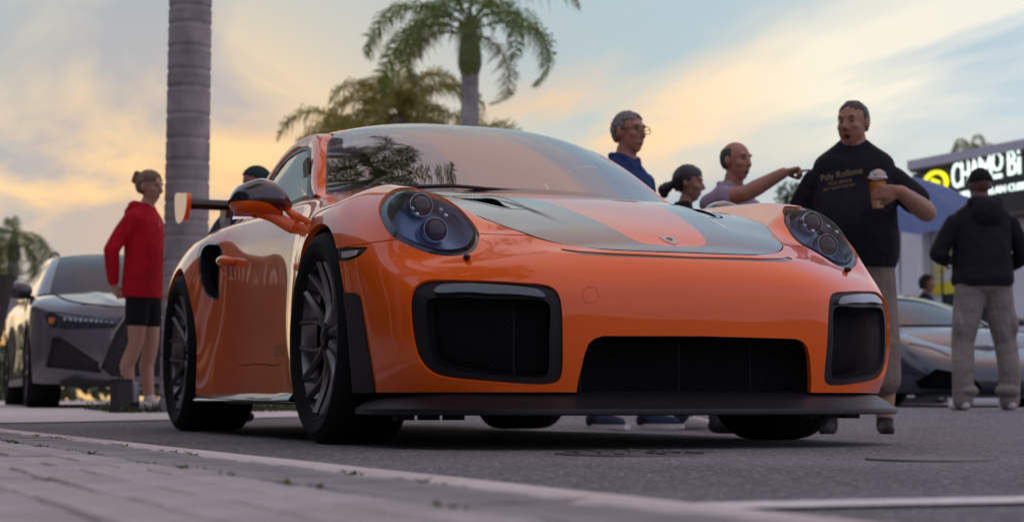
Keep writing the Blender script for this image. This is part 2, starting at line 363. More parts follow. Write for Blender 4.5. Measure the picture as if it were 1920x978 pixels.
C.append(side([-3.48, -3.49, -3.495, -3.495, -3.49, -3.482, -3.47, -3.455, -3.44, -3.425, -3.41], [.55, .57, .58, .58, .57, .55, .52, .48, .43, .37, .30], [.24, .33, .42, .50, .58, .64, .695, .737, .767, .787, .800]))
C.append(side([-3.52, -3.53, -3.535, -3.535, -3.53, -3.522, -3.512, -3.498, -3.483, -3.468, -3.45], [0]*11, [.24, .33, .42, .50, .58, .64, .69, .730, .758, .778, .790]))
C = np.array(C, float)
for i, (x, y) in enumerate(HOODLINE): C[i, 10] = (x, y, hz_(x, y)-.001)
def param(P, ax):
    d = np.linalg.norm(np.diff(P, axis=ax), axis=2); d = d.mean(1-ax if ax == 0 else 0); return np.concatenate([[0], np.cumsum(d)])
def loft(C, nu, nv, ends=('y', 'y'), sig=(0, 0)):
    """dense surface through a control net; optional blur (cells) that keeps the border"""
    C = np.asarray(C, float)
    u = param(C, 0); v = param(C, 1)
    # mirror the net across the symmetry plane so the surface crosses it smoothly
    if ends[0] == 'y': k = 3; C = np.concatenate([C[k:0:-1]*[1, -1, 1], C]); u = np.concatenate([-u[k:0:-1], u])
    if ends[1] == 'y': k = 3; C = np.concatenate([C, C[-2:-2-k:-1]*[1, -1, 1]]); u = np.concatenate([u, 2*u[-1]-u[-2:-2-k:-1]])
    uu = np.linspace(0, param_end(u, ends), nu); vv = np.linspace(0, v[-1], nv)
    G = cubic(u, C)(uu); G = np.swapaxes(cubic(v, np.swapaxes(G, 0, 1))(vv), 0, 1)
    if sig[0]: G = blur(G, sig[0], 0, ends)
    if sig[1]: G = blur(G, sig[1], 1, (None, None))
    return G
def param_end(u, ends):
    return u[-4] if ends[1] == 'y' else u[-1]
def blur(G, s, ax, ends):
    G = np.swapaxes(G, 0, ax); k = int(3*s); x = np.arange(-k, k+1); w = np.exp(-x*x/(2*s*s)); w /= w.sum()
    pre = G[k:0:-1]*[1, -1, 1] if ends[0] == 'y' else 2*G[:1]-G[k:0:-1]
    post = G[-2:-2-k:-1]*[1, -1, 1] if ends[1] == 'y' else 2*G[-1:]-G[-2:-2-k:-1]
    E_ = np.concatenate([pre, G, post]); out = sum(w[i]*E_[i:i+len(G)] for i in range(2*k+1)); return np.swapaxes(out, 0, ax)
BG = loft(C, 620, 132, ('y', 'y'), (4.5, 2.0))
BG[0, :, 1] = 0; BG[-1, :, 1] = 0
body = TM.from_grid(BG)

# ---- outlines traced on the right-hand side of the car
def zp(s, ox, oy, pts): return [(ox+a*s, oy+b*s) for a, b in pts]
O_LAMP = zp(.15339, 700, 345, [(62, 330), (75, 240), (130, 150), (230, 75), (340, 42), (450, 42), (600, 60), (750, 110), (900, 185), (1040, 280), (1160, 400), (1245, 510), (1290, 600), (1295, 660), (1265, 760), (1200, 830), (1100, 865), (950, 880), (800, 868), (650, 835), (500, 780), (380, 725), (270, 670), (170, 570), (100, 450)])
O_INT = zp(.22496, 760, 510, [(1308, 820), (1313, 600), (1310, 400), (1295, 240), (1255, 150), (1170, 105), (1000, 88), (800, 75), (500, 65), (250, 60), (150, 75), (80, 120), (45, 190), (35, 300), (45, 450), (70, 600), (110, 720), (180, 810), (260, 860), (400, 890), (700, 915), (1000, 935), (1200, 935), (1280, 905)])
O_INT2 = zp(.22496, 760, 510, [(1200, 800), (1208, 500), (1208, 280), (1180, 240), (900, 215), (500, 200), (220, 205), (175, 225), (162, 300), (170, 480), (190, 650), (230, 760), (330, 815), (500, 850), (800, 878), (1080, 888), (1170, 870)])
O_DRL = zp(.22496, 760, 510, [(240, 158), (285, 115), (360, 98), (600, 100), (850, 115), (1050, 135), (1130, 160), (1170, 198), (1000, 192), (700, 180), (450, 168)])
O_FLAP = [(575, 549), (650, 548), (668, 549), (676, 556), (684, 605), (692, 655), (702, 715), (704, 732), (690, 790), (575, 800)]
O_SIDE = zp(.184, 300, 440, [(385, 210), (400, 150), (440, 95), (500, 72), (570, 80), (620, 105), (634, 150), (622, 260), (612, 400), (608, 560), (600, 650), (570, 672), (520, 655), (460, 610), (420, 530), (398, 440), (383, 320)])
O_SIGN = [(628.5, 465), (650, 463.5), (692, 462.3), (684, 471), (672, 481), (656, 488), (636, 491)]
def arch(V, cx, cz, r): 
    x = V[:, 0]-cx; z = V[:, 2]-cz; return np.where(z > 0, np.hypot(x, z), np.abs(x))-r
AF = (0.0, .349, .370); AR = (-2.453, .364, .388)
def rbox(P, c, h, r): 
    q = np.abs(P-np.array(c))-np.array(h)+r; return np.linalg.norm(np.maximum(q, 0), axis=1)+np.minimum(q.max(1), 0)-r
V = body.V; front = V[:, 0] > .15
BIG = 50.0
g = arch(V, *AF); body, _, _ = body.clip(g)
V = body.V; g = arch(V, *AR); body, _, _ = body.clip(g)
def clip_px(tm, poly, sel, pad=0.0, smooth=True):
    """trim along a traced outline on vertices chosen by sel; returns outside, inside"""
    g = np.full(len(tm.V), BIG); k = sel(tm.V); g[k] = px_sdf(tm.V[k], poly, smooth=smooth)+pad
    a, rim, b = tm.clip(g); return a, b
nose = lambda V: (V[:, 0] > .12) & (V[:, 1] > .1)
k_ = nose(body.V) & (body.V[:, 2] > .5); g = np.full(len(body.V), BIG); g[k_] = np.maximum(px_sdf(body.V[k_], O_LAMP), 420*np.maximum(.262+2.2*(body.V[k_, 1]-.715)**2-body.V[k_, 0], np.interp(body.V[k_, 0], [.20, .27, .33, .384, .456, .53, .60], [.74, .70, .652, .615, .578, .562, .50])-body.V[k_, 1])); body, _, p_lamp = body.clip(g)
body, p_int = clip_px(body, O_INT, lambda V: nose(V) & (V[:, 2] < .56))
body, p_flap = clip_px(body, O_FLAP, lambda V: (V[:, 0] > .2) & (V[:, 1] > .78) & (V[:, 2] < .5), smooth=False)
body, p_sign = clip_px(body, O_SIGN, lambda V: (V[:, 0] > .1) & (V[:, 1] > .78) & (V[:, 2] > .5), smooth=False)
body, p_side = clip_px(body, O_SIDE, lambda V: (V[:, 0] < -1.4) & (V[:, 0] > -2.6) & (V[:, 2] > .4))
# centre intake and the slot under the bonnet lip
V = body.V; cz_ = np.array([(.0, .10), (.392, .10), (.386, .20), (.372, .275), (.362, .302), (.345, .318), (.320, .326), (0, .329)])
poly = np.concatenate([cz_, cz_[::-1]*[-1, 1]]); g = np.where(V[:, 0] > .7, sdf_poly(V[:, 1:], poly), BIG); body, _, p_mid = body.clip(g)
V = body.V; slot = [(-.5, .5575), (0, .5605), (.25, .5625), (.34, .5665), (.382, .576), (.392, .584), (.384, .588), (.34, .5795), (.25, .5735), (0, .5695), (-.5, .568)]
g = np.where(V[:, 0] > .6, sdf_poly(V[:, 1:], slot), BIG); body, _, p_slot = body.clip(g)
# panels
def seam_z(Y): return np.interp(Y, [.40, .449, .563, .70, .807, .90, .95], [.634, .637, .645, .640, .624, .616, .612])
GAP = .0016
V = body.V; sgn = np.where(V[:, 0] > 0, V[:, 2]-seam_z(V[:, 1]), 1.0); bumper = body.clip(-sgn-GAP)[0]; rest = body.clip(np.where(body.V[:, 0] > 0, sgn-GAP, 1.0))[0]
door_poly = spline([(-.545, 1.2), (-.548, .9), (-.55, .6), (-.555, .40), (-.575, .305), (-.64, .275), (-.9, .276), (-1.25, .281), (-1.42, .292), (-1.50, .335), (-1.60, .46), (-1.69, .62), (-1.735, .78), (-1.745, .92), (-1.745, 1.2)], 150)
door_poly = np.concatenate([door_poly, [(-1.745, 1.5), (-.545, 1.5)]])
sd = sdf_poly(rest.V[:, [0, 2]], door_poly); door = rest.clip(-sd-GAP)[0]; rest = rest.clip(sd-GAP)[0]
V = rest.V; fender = rest.clip(V[:, 0]+1.0)[0]; quarter = rest.clip(-V[:, 0]-1.0)[0]
def fin(tm, depth=.018): return tm.compact().flange(depth)
bmir = bumper.mirror(); k_ = np.unique(bmir.F); k_ = k_[(bmir.V[k_, 0] > .85) & (bmir.V[k_, 1] < -.05)]; qv = project(bmir.V[k_]); dpv = (bmir.V[k_]-CPOS)@FW; ringp = []
for a in np.linspace(0, 2*math.pi, 41):
    p_ = np.array([1107+15.2*math.cos(a), 553+15.2*math.sin(a)]); d_ = np.hypot(*(qv-p_).T); n4 = np.argsort(d_)[:6]; A_ = np.c_[np.ones(6), qv[n4]-p_]; ringp.append(at_depth(p_[0], p_[1], np.linalg.lstsq(A_, dpv[n4], rcond=None)[0][0]))
MB().tube(ringp, .0007, 6, cap=False).build('tow_cover_seam', mat('seam_shadow', (.34, .045, .001), .4), car); bumper = fin(bumper); b2 = bumper.join(bumper.mirror()); b2.obj('front_bumper', PAINT, car)
for nm, tm in (('front_fender', fender), ('door', door)):
    tm = fin(tm, .022); tm.obj(nm, PAINT, car); tm.mirror().obj(nm, PAINT, car)
quarter = fin(quarter, .022); quarter.join(quarter.mirror()).obj('rear_body', PAINT, car)
# black arch flap ahead of the front wheel
for tm in (p_flap.compact().off(.006).flange(.03),): tm.obj('wheel_arch_flap', BLACKP, car); tm.mirror().obj('wheel_arch_flap', BLACKP, car)
# side marker
MARK = mat('marker_lens', (.55, .53, .50), .12, 0, 1.0); 
ps = p_sign.compact(); gq = px_sdf(ps.V, [(640, 472), (676, 468), (668, 478), (655, 482), (641, 483)], smooth=False); ml = ps.clip(-gq)[0]
for s_ in (0, 1):
    t = ps.off(-.004).flange(.01); ob = (t.mirror() if s_ else t).obj('side_marker', SATIN, car)
    t = ml.compact().off(.001); (t.mirror() if s_ else t).obj('marker_lens', MARK, ob)
# front side intakes: bezel, duct, light bar, grille
pi = p_int.compact(); gq = px_sdf(pi.V, O_INT2); bez = pi.clip(gq)[0]; hole = pi.clip(-gq)[0]
gd = px_sdf(hole.V, O_DRL)
DRLG = mat('light_bar_lens', (.06, .065, .08), .12, 0, 1.0)
def wires(poly_yz, xf, pitch, r, slope=.62):
    """diamond mesh of thin wires inside a polygon in the Y-Z plane, laid on x = xf(y, z)"""
    mb = MB(); poly = np.asarray(poly_yz); lo, hi = poly.min(0), poly.max(0); L = np.linalg.norm(hi-lo)
    for sg in (-1, 1):
        d = np.array([1, sg*slope]); d /= np.linalg.norm(d); nrm = np.array([-d[1], d[0]]); c = (lo+hi)/2
        for k in np.arange(-L/2, L/2, pitch):
            o = c+nrm*k; ts = []
            for p, q in zip(poly, np.roll(poly, -1, 0)):
                e = q-p; den = d[0]*e[1]-d[1]*e[0]
                if abs(den) < 1e-9: continue
                w = p-o; t = (w[0]*e[1]-w[1]*e[0])/den; u = (w[0]*d[1]-w[1]*d[0])/den
                if 0 <= u < 1: ts.append(t)
            ts.sort()
            for a, b in zip(ts[::2], ts[1::2]):
                n = max(2, int((b-a)/.05)+1); pts = []
                for t in np.linspace(a, b, n): y, z = o+d*t; pts.append((xf(y, z)+sg*r*.6, y, z))
                mb.tube(pts, r, 3, cap=False)
    return mb
GRILL = mat('grille_wire', (.05, .05, .055), .40, .5)
def surf_x(tm):
    """forward position of a patch as a function of (y, z): quadratic fit"""
    Vv = tm.V; A = lambda y, z: np.stack([np.ones_like(y), y, z, y*y, y*z, z*z], 1); c = np.linalg.lstsq(A(Vv[:, 1], Vv[:, 2]), Vv[:, 0], rcond=None)[0]
    return lambda y, z: float((A(np.array([y]), np.array([z]))@c)[0])
used = np.unique(hole.F); hx = TM(hole.V[used], hole.N[used], hole.F[:0]); fx = surf_x(hx)
# back-project the inner outline on the patch to get its shape in Y-Z
def px_to_yz(poly, f, n=90):
    out = []
    for a, b in spline(poly, n, True):
        d = ray(a, b); t = 5.0
        for _ in range(30): P = CPOS+d*t; t += ((f(-P[1], P[2]))-P[0])/d[0]
        P = CPOS+d*t; out.append((-P[1], P[2]))
    return out
yz_in = px_to_yz(O_INT2, fx)
for s_ in (0, 1):
    m_ = (lambda t: t.mirror()) if s_ else (lambda t: t)
    ob = m_(bez.compact().off(-.010).flange(.05)).obj('intake_bezel', BLACKP, car)
    gr = wires(yz_in, lambda y, z: fx(y, z)-.030, .0080, .0008)
    if s_: gr.V = [(x, -y, z) for x, y, z in gr.V]
    tag(gr.build('intake_grille', GRILL, car, fix=False), kind='stuff')
    # dark box behind
    m_(hole.compact().off(-.10)).obj('duct_back', DARK, car)
    # radiator post seen through the mesh
    mb = MB(); mb.box((.80, (.535 if not s_ else -.535), .32), (.01, .006, .24)); mb.build('radiator_post', BLACKP, car, False)
pd_all = p_int.compact(); gd = px_sdf(pd_all.V, O_DRL); drl = pd_all.clip(-gd)[0].compact()
for s_ in (0, 1):
    t = drl.off(.004).flange(.012); ob = (t.mirror() if s_ else t).obj('light_bar', DRLG, car)
# centre intake
pm = p_mid.compact(); yz_mid = np.array([(p[0], p[1]) for p in poly]); yz_mid = yz_mid[yz_mid[:, 1] >= .0]
yz_mid = np.array([(y, max(z, .155)) for y, z in yz_mid])
tag(wires(yz_mid, lambda y, z: .905-.18*y*y*(1 if abs(y) < .5 else 1), .0082, .0008).build('centre_grille', GRILL, car, fix=False), kind='stuff')
MB().box((.80, 0, .25), (.02, .9, .26)).build('duct_back', DARK, car, False)
for y_ in (-.36, -.04, .20): MB().box((.885, y_, .245), (.004, .003, .17)).build('grille_post', BLACKP, car, False)
ps2 = p_slot.compact(); t = ps2.off(-.0025); SLOTM = mat('slot_strip', (.02, .022, .028), .3, 0, .6)
t = t.join(t.mirror()); t.obj('nose_slot', SLOTM, car)
# inner liners so no light leaks through the ducts
mb = MB(); mb.box((.42, 0, .40), (.55, 1.2, .34)); mb.build('inner_structure', DARK, car, False)

# ---- splitter
SP = np.array([(1.018, 0), (1.012, .2), (.990, .40), (.945, .56), (.875, .69), (.79, .785), (.715, .838), (.655, .866), (.58, .888), (.50, .898), (.42, .900)])
sp = spline(SP, 60); ti = np.gradient(sp, axis=0); nn_ = np.stack([-ti[:, 1], ti[:, 0]], 1); nn_ /= np.linalg.norm(nn_, axis=1, keepdims=True); nn_ *= -1
rows = []
for off_, z in ((-.115, .168), (-.075, .160), (-.040, .142), (-.008, .1205), (0, .117), (.001, .113), (0, .1015), (-.004, .0985), (-.30, .0985)):
    q = sp+nn_*(-off_)*-1 if False else sp+nn_*off_
    zz = np.full(len(q), z)
    if z > .12: zz = zz+smoothstep(.62, .9, q[:, 1])*(.006 if z > .15 else .002)
    rows.append(np.stack([q[:, 0], np.maximum(q[:, 1], 0), zz], 1))
Gs = np.stack(rows, 1); Gs[0, :, 1] = 0
SPM = mat('splitter_plastic', (.010, .011, .014), .40, 0, 0, .4, bump=(700, .1, .0006))
full_ = np.concatenate([Gs[:0:-1]*[1, -1, 1], Gs]); mbs = MB(); mbs.grid(full_)
nvr = full_.shape[1]
for e in (0, -1): n0 = len(mbs.V); mbs.V += [tuple(p) for p in full_[e]]; mbs.F.append(tuple(range(n0, n0+nvr))); mbs.I.append(0)
mbs.build('front_splitter', SPM, car, sharp=30)
for y_ in (.62, .70, .78): # underbody strakes
    for s_ in (-1, 1): MB().box((.52, s_*y_, .093), (.05, .055, .022)).build('air_deflector', BLACKP, car, False)
# underfloor
MB().prism([(.90, -.40), (.90, .40), (.42, .62), (.42, -.62)], 2, .1, .12).prism([(-.42, -.80), (-.42, .80), (-2.02, .80), (-2.02, -.80)], 2, .125, .16).prism([(.42, -.55), (.42, .55), (-.42, .55), (-.42, -.55)], 2, .12, .16).prism([(-2.02, -.5), (-2.02, .5), (-3.4, .5), (-3.4, -.5)], 2, .14, .20).build('underfloor', BLACKP, car, False)
# side skirts
for s_ in (-1, 1):
    xs = np.linspace(-.40, -2.03, 40); G_ = []
    for x in xs:
        e = smoothstep(-.40, -.52, x)*smoothstep(-2.03, -1.90, x); yb = np.interp(-x, [.4, .9, 1.3, 1.7, 2.03], [.885, .868, .872, .888, .91])
        G_.append([(x, s_*(yb-.03), .172), (x, s_*(yb+.004), .168), (x, s_*(yb+.018+.030*e), .150), (x, s_*(yb+.022+.034*e), .142), (x, s_*(yb+.020+.03*e), .136), (x, s_*(yb-.10), .130)])
    MB().grid(G_).build('side_skirt', CARBON, car)

# ---- bonnet: height field trimmed to the bonnet line
xs = np.linspace(.90, -.46, 300); ys = np.linspace(-.70, .70, 280)
X_, Y_ = np.meshgrid(xs, ys, indexing='ij'); Z_ = hood_z(X_.ravel(), Y_.ravel()).reshape(X_.shape)
hood = TM.from_grid(np.stack([X_, Y_, Z_], 2)); hood.F = hood.F[:, ::-1] if hood.N[:, 2].mean() < 0 else hood.F; hood.N *= np.sign(hood.N[:, 2].mean())
nL = len(HOODLINE); lin = np.array(BG[:, -1, :2]); lin = lin[lin[:, 0] > -.43]; hp = np.concatenate([lin[::-1]*[1, -1], lin[1:]])
rear = [(-.43+.10*(1-(y/.69)**2)*-1+.10*0, y) for y in np.linspace(lin[-1, 1], -lin[-1, 1], 30)][1:-1]
hp = np.concatenate([hp, rear]); hood = hood.clip(-sdf_poly(hood.V[:, :2], hp)-.0035)[0]
O_VENT = zp(.15625, 820, 345, [(285, 172), (420, 172), (620, 170), (680, 178), (740, 205), (790, 245), (840, 268), (885, 285), (800, 279), (700, 258), (560, 226), (420, 197)])
g = np.full(len(hood.V), BIG); k = (hood.V[:, 1] < -.2) & (hood.V[:, 0] > -.1); g[k] = px_sdf(hood.V[k], O_VENT, mirror=False)
k = (hood.V[:, 1] > .2) & (hood.V[:, 0] > -.1); g[k] = px_sdf(hood.V[k], O_VENT, mirror=True); hood, _, vent = hood.clip(g)
def stripe_y(X): return np.interp(X, [-.5, -.2, .1, .4, .653, .74, .775, .795, .806], [.33, .29, .245, .195, .152, .132, .112, .08, .0])
gS = np.where(hood.V[:, 0] > .806, -1, stripe_y(hood.V[:, 0])-np.abs(hood.V[:, 1])); gS = np.minimum(gS, (.806-hood.V[:, 0]))
st, _, hb = hood.clip(gS)
# scored line round each vent
O_V2 = zp(.15625, 820, 345, [(175, 150), (420, 145), (680, 146), (760, 158), (900, 200), (1000, 245), (1095, 295), (1020, 303), (880, 297), (760, 285), (560, 240), (330, 185)])
g = np.full(len(hb.V), BIG)
for s_, mi in ((-1, False), (1, True)):
    k = (hb.V[:, 1]*s_ > .2) & (hb.V[:, 0] > -.15); g[k] = np.abs(px_sdf(hb.V[k], O_V2, mirror=mi))-.55
hb, _, groove = hb.clip(g); 
for s_ in (-1, 1):
    q = groove.clip(groove.V[:, 1]*s_)[0].compact(); TM(q.V-[0, 0, .002], q.N, q.F).obj('vent_groove', DARK, car)
hb_ = hb.compact(); hb_.flange(.02).obj('bonnet', CARBON, car); st.obj('bonnet_stripe', PAINT, car)
for s_ in (-1, 1):
    vv = vent.clip(vent.V[:, 1]*s_)[0].compact(); TM(vv.V-[0, 0, .035], vv.N, vv.F).obj('bonnet_vent', DARK, car)
# badge: small shield proud of the bonnet
BADGE = mat('badge_metal', (.45, .40, .36), .3, .8)
sh = np.array([(0, -1.2), (.55, -.75), (.95, -.1), (1.0, .6), (.9, 1.0), (.45, .92), (0, 1.05)]); sh = np.concatenate([sh, (sh*[-1, 1])[-2:0:-1]])
def on_hood(x, y, h): return (x, y, hz_(x, y)+h)
mb = MB(); P0 = [on_hood(.755-q*.030, p*.026, .0015) for p, q in sh]; P1 = [on_hood(.755-q*.024, p*.020, .0030) for p, q in sh]; n_ = len(sh)
mb.add(P0+P1, [(i, (i+1) % n_, n_+(i+1) % n_, n_+i) for i in range(n_)]+[tuple(range(n_, 2*n_))]); bd = mb.build('badge', BADGE, car)
mb = MB(); q_ = [(p*.5, q*.45) for p, q in sh]; mb.add([on_hood(.755-b*.024, a*.020, .0036) for a, b in q_], [tuple(range(n_))]); mb.build('badge_field', mat('badge_field', (.10, .05, .03), .4, .3), bd)
# black liner of the side intakes
pq = p_side.compact(); gq = px_sdf(pq.V, O_SIDE); rimq = pq.clip(gq+4.0)[0].compact()
for s_ in (0, 1):
    t = rimq.off(-.002).flange(.05); ob = (t.mirror() if s_ else t).obj('side_intake_rim', CARBON, car); t = pq.off(-.07); (t.mirror() if s_ else t).obj('side_intake_duct', DARK, ob)
# ---- headlights
def film(name, col, rough, metal, thick):
    m = mat(name, col, rough, metal, 0.0, .8); b = m.node_tree.nodes['Principled BSDF']
    b.inputs['Thin Film Thickness'].default_value = thick; b.inputs['Thin Film IOR'].default_value = 1.6; return m
BUCKET = mat('lamp_bucket', (.24, .36, .52), .38, .3, 0, .5)
LENSB = mat('projector_lens', (.012, .025, .05), .08, 0, 0, .5)
LRING = mat('projector_ring', (.34, .38, .46), .22, 1.0)
pl = p_lamp.compact(); cen = np.array(O_LAMP).mean(0)
def inset(poly, k, dx=0, dy=0): return [(cen[0]+(a-cen[0])*k+dx, cen[1]+(b-cen[1])*k+dy) for a, b in poly]
gl_ = px_sdf(pl.V, inset(O_LAMP, .90, 4, -4)); edge_ = pl.clip(gl_)[0].compact()
LRIM = mat('lamp_rim', (.012, .016, .024), .22, 0, .8)
for s_ in (0, 1):
    mm_ = (lambda t: t.mirror()) if s_ else (lambda t: t)
    hl = empty('headlight', (0, 0, 0)); hl.parent = car
    mm_(pl.off(-.003)).obj('lens', LENS, hl)
    mm_(edge_.off(-.008).flange(.03)).obj('lamp_rim', LRIM, hl)
    # bucket: the lens shape drawn inwards
    q = pl.V; c_ = q.mean(0); k = (q-c_); back = TM(c_+k*[.80, .86, .80]+np.array([-.085, -.01, -.025]), pl.N, pl.F).flange(.09, vec=(1, .08, .25))
    mm_(back).obj('bucket', BUCKET, hl)
    for (x, y, z, r_) in ((.418, .700, .742, .037), (.527, .690, .655, .038)):
        mb = MB(); mb.lathe([(r_*1.00, -.03), (r_*1.02, .010), (r_*1.00, .014), (r_*.96, .014), (r_*.94, .004)], 36, axis=0); mb2 = MB(); mb2.lathe([(r_*.93*math.sin(a), .004+.020*math.cos(a)) for a in np.linspace(math.pi/2, .001, 9)], 36, axis=0)
        mb3 = MB(); mb3.lathe([(r_*1.04, -.09), (r_*1.06, -.02)], 24, axis=0)
        sy = -1 if s_ else 1; rot = Matrix.Rotation(R(-8), 3, 'Y')
        for b_, nm, mt in ((mb, 'projector_ring', LRING), (mb2, 'projector_lens', LENSB), (mb3, 'projector_body', BUCKET)):
            b_.V = [tuple(np.array(rot@Vector(v))+np.array([x+.012, sy*y, z])) for v in b_.V]; b_.build(nm, mt, hl)
    sy = -1 if s_ else 1
    for dx_, dy_, dz_ in ((.03, -.045, .012), (.03, .047, .012), (-.02, -.046, .02), (-.02, .046, .02)):
        p = np.array([.475+dx_+.02, .694+dy_, .70+dz_-.3*dx_]); MB().lathe([(.008*math.sin(a), .006*math.cos(a)) for a in np.linspace(math.pi/2, .01, 5)], 14, axis=0, c=(p[0], sy*p[1], p[2])).build('day_light', LRING, hl)
    # washer nozzle under the lamp
    c_ = on(876, 481.5, 1, -.652); MB().lathe([(.001, .012), (.006, .009), (.009, 0), (.010, -.012)], 14, axis=0, c=(c_[0]+.004, sy*.652, c_[2])).build('washer_nozzle', SATIN, car)

# ---- cabin
WE = spline([(-.56, .735, .872), (-.69, .702, .940), (-.763, .682, .990), (-.837, .662, 1.040), (-.908, .642, 1.086), (-.98, .621, 1.125), (-1.045, .598, 1.161), (-1.095, .570, 1.192), (-1.125, .548, 1.208)], 40)
WC = spline([(-.36, 0, .895), (-.50, 0, .985), (-.65, 0, 1.077), (-.80, 0, 1.161), (-.90, 0, 1.211), (-.962, 0, 1.238)], 40)
sv = np.linspace(-1, 1, 61)
def span(e, c, px=2.3, pz=2.5): a = np.abs(sv); return np.stack([c[0]+(e[0]-c[0])*a**px, sv*e[1], c[2]+(e[2]-c[2])*a**pz], 1)
def tm_up(G):
    t = TM.from_grid(np.asarray(G)); 
    if t.N[:, 2].mean() < 0: t.N *= -1; t.F = t.F[:, ::-1]
    return t
ws = tm_up([span(e, c) for e, c in zip(WE, WC)])
# black print band round the edge of the windscreen
wi = np.arange(40)/39.; A_, S_ = np.meshgrid(wi, sv, indexing='ij'); gb = np.minimum(np.minimum((1-np.abs(S_))*.66-.009, A_*.62-.05), (1-A_)*.62-.012).ravel()
wsc, _, wsb = ws.clip(gb); wg = wsc.obj('windscreen', WGLASS, car); wsb.compact().obj('windscreen_border', CARBON, wg)
RE = spline([WE[-1], (-1.16, .566, 1.212), (-1.25, .575, 1.218), (-1.45, .578, 1.222), (-1.7, .574, 1.208), (-2.0, .562, 1.160), (-2.3, .556, 1.085), (-2.6, .565, .990), (-2.9, .590, .905)], 90)
RC = spline([WC[-1], (-1.06, 0, 1.266), (-1.25, 0, 1.291), (-1.45, 0, 1.298), (-1.7, 0, 1.286), (-2.0, 0, 1.238), (-2.3, 0, 1.158), (-2.6, 0, 1.055), (-2.9, 0, .955)], 90)
RG = np.array([span(e, c, 2.3, 2.6) for e, c in zip(RE, RC)]); RG[:, :, 2] -= .010*np.exp(-(RG[:, :, 1]/.16)**4)*smoothstep(-1.0, -1.2, RG[:, :, 0])*smoothstep(-2.2, -1.8, RG[:, :, 0])
roof = tm_up(RG); Vr = roof.V
gp = np.minimum(.50-np.abs(Vr[:, 1]), Vr[:, 0]+1.82); pan, _, oth = roof.clip(gp)
gw = np.minimum(np.minimum(.47-np.abs(oth.V[:, 1]), -1.90-oth.V[:, 0]), oth.V[:, 0]+2.62); rw, _, skin = oth.clip(gw)
pan.off(-.001).obj('roof_panel', CARBON, car); rw.compact().obj('rear_window', mat('dark_glass', (.01, .012, .013), .03, 0, 1.0), car); skin.compact().flange(.012).obj('roof_frame', PAINT, car)
# pillars and side-window rail: strip from windscreen / roof edge to the window opening
BW = spline([(-.70, .742, .893), (-.775, .733, .925), (-.905, .703, 1.000), (-1.06, .664, 1.087), (-1.135, .646, 1.132), (-1.20, .634, 1.160), (-1.30, .627, 1.178), (-1.45, .624, 1.183), (-1.65, .622, 1.172), (-1.85, .622, 1.140), (-2.05, .632, 1.080), (-2.2, .655, 1.010), (-2.30, .690, .950), (-2.9, .700, .880)], 110)
AW = spline(list(WE[::4])+list(RE[6::6]), 110)
strip = []
for k_ in np.linspace(0, 1, 14):
    q = AW*(1-k_)+BW*k_; bul = math.sin(math.pi*k_); q = q+np.array([0, .018, .016])*bul; strip.append(q)
ST = np.stack(strip, 1)
for s_ in (0, 1):
    t = TM.from_grid(ST)
    if t.N[:, 1].mean() < 0: t.N *= -1; t.F = t.F[:, ::-1]
    t = t.flange(.015); (t.mirror() if s_ else t).obj('pillar_frame', PAINT, car)
    # side glass with black surround
    nb = 96; BWg = BW[:nb]; belt = np.stack([np.interp(np.linspace(0, 1, nb), [0, 1], [-.70, -2.30]), np.interp(np.linspace(0, 1, nb), [0, .3, .7, 1], [.742, .732, .732, .715]), np.interp(np.linspace(0, 1, nb), [0, .15, .4, .7, 1], [.890, .902, .912, .921, .925])], 1)
    G_ = []; 
    for k_ in np.linspace(0, 1, 16): G_.append(BWg*(1-k_)+belt*k_+np.array([0, .012*math.sin(math.pi*k_)-.006, 0]))
    G_ = np.stack(G_, 1); t = TM.from_grid(G_)
    if t.N[:, 1].mean() < 0: t.N *= -1; t.F = t.F[:, ::-1]
    out2 = np.concatenate([BWg[:, [0, 2]], belt[::-1][:, [0, 2]]]); dd = sdf_poly(t.V[:, [0, 2]], out2); g = np.minimum(-dd-.020, np.abs(t.V[:, 0]+1.74)-.018)
    gl2, _, tr2 = t.clip(g); sg = (gl2.mirror() if s_ else gl2).obj('side_window', SGLASS, car); tr2 = tr2.compact().off(.004); (tr2.mirror() if s_ else tr2).obj('window_surround', SATIN, sg)
# rear deck
dx_ = np.linspace(-2.2, -3.45, 50); r10 = BG[:, -1]; order = np.argsort(r10[:, 0]); G_ = []
for x in dx_:
    ye = np.interp(x, r10[order, 0], r10[order, 1]); ze = np.interp(x, r10[order, 0], r10[order, 2]); zc = np.interp(-x, [2.2, 2.7, 3.0, 3.2, 3.45], [.93, .935, .905, .875, .795]); G_.append([(x, s*ye, zc+(ze-zc)*abs(s)**2.2) for s in np.linspace(-1, 1, 31)])
tm_up(G_).obj('engine_lid', PAINT, car)
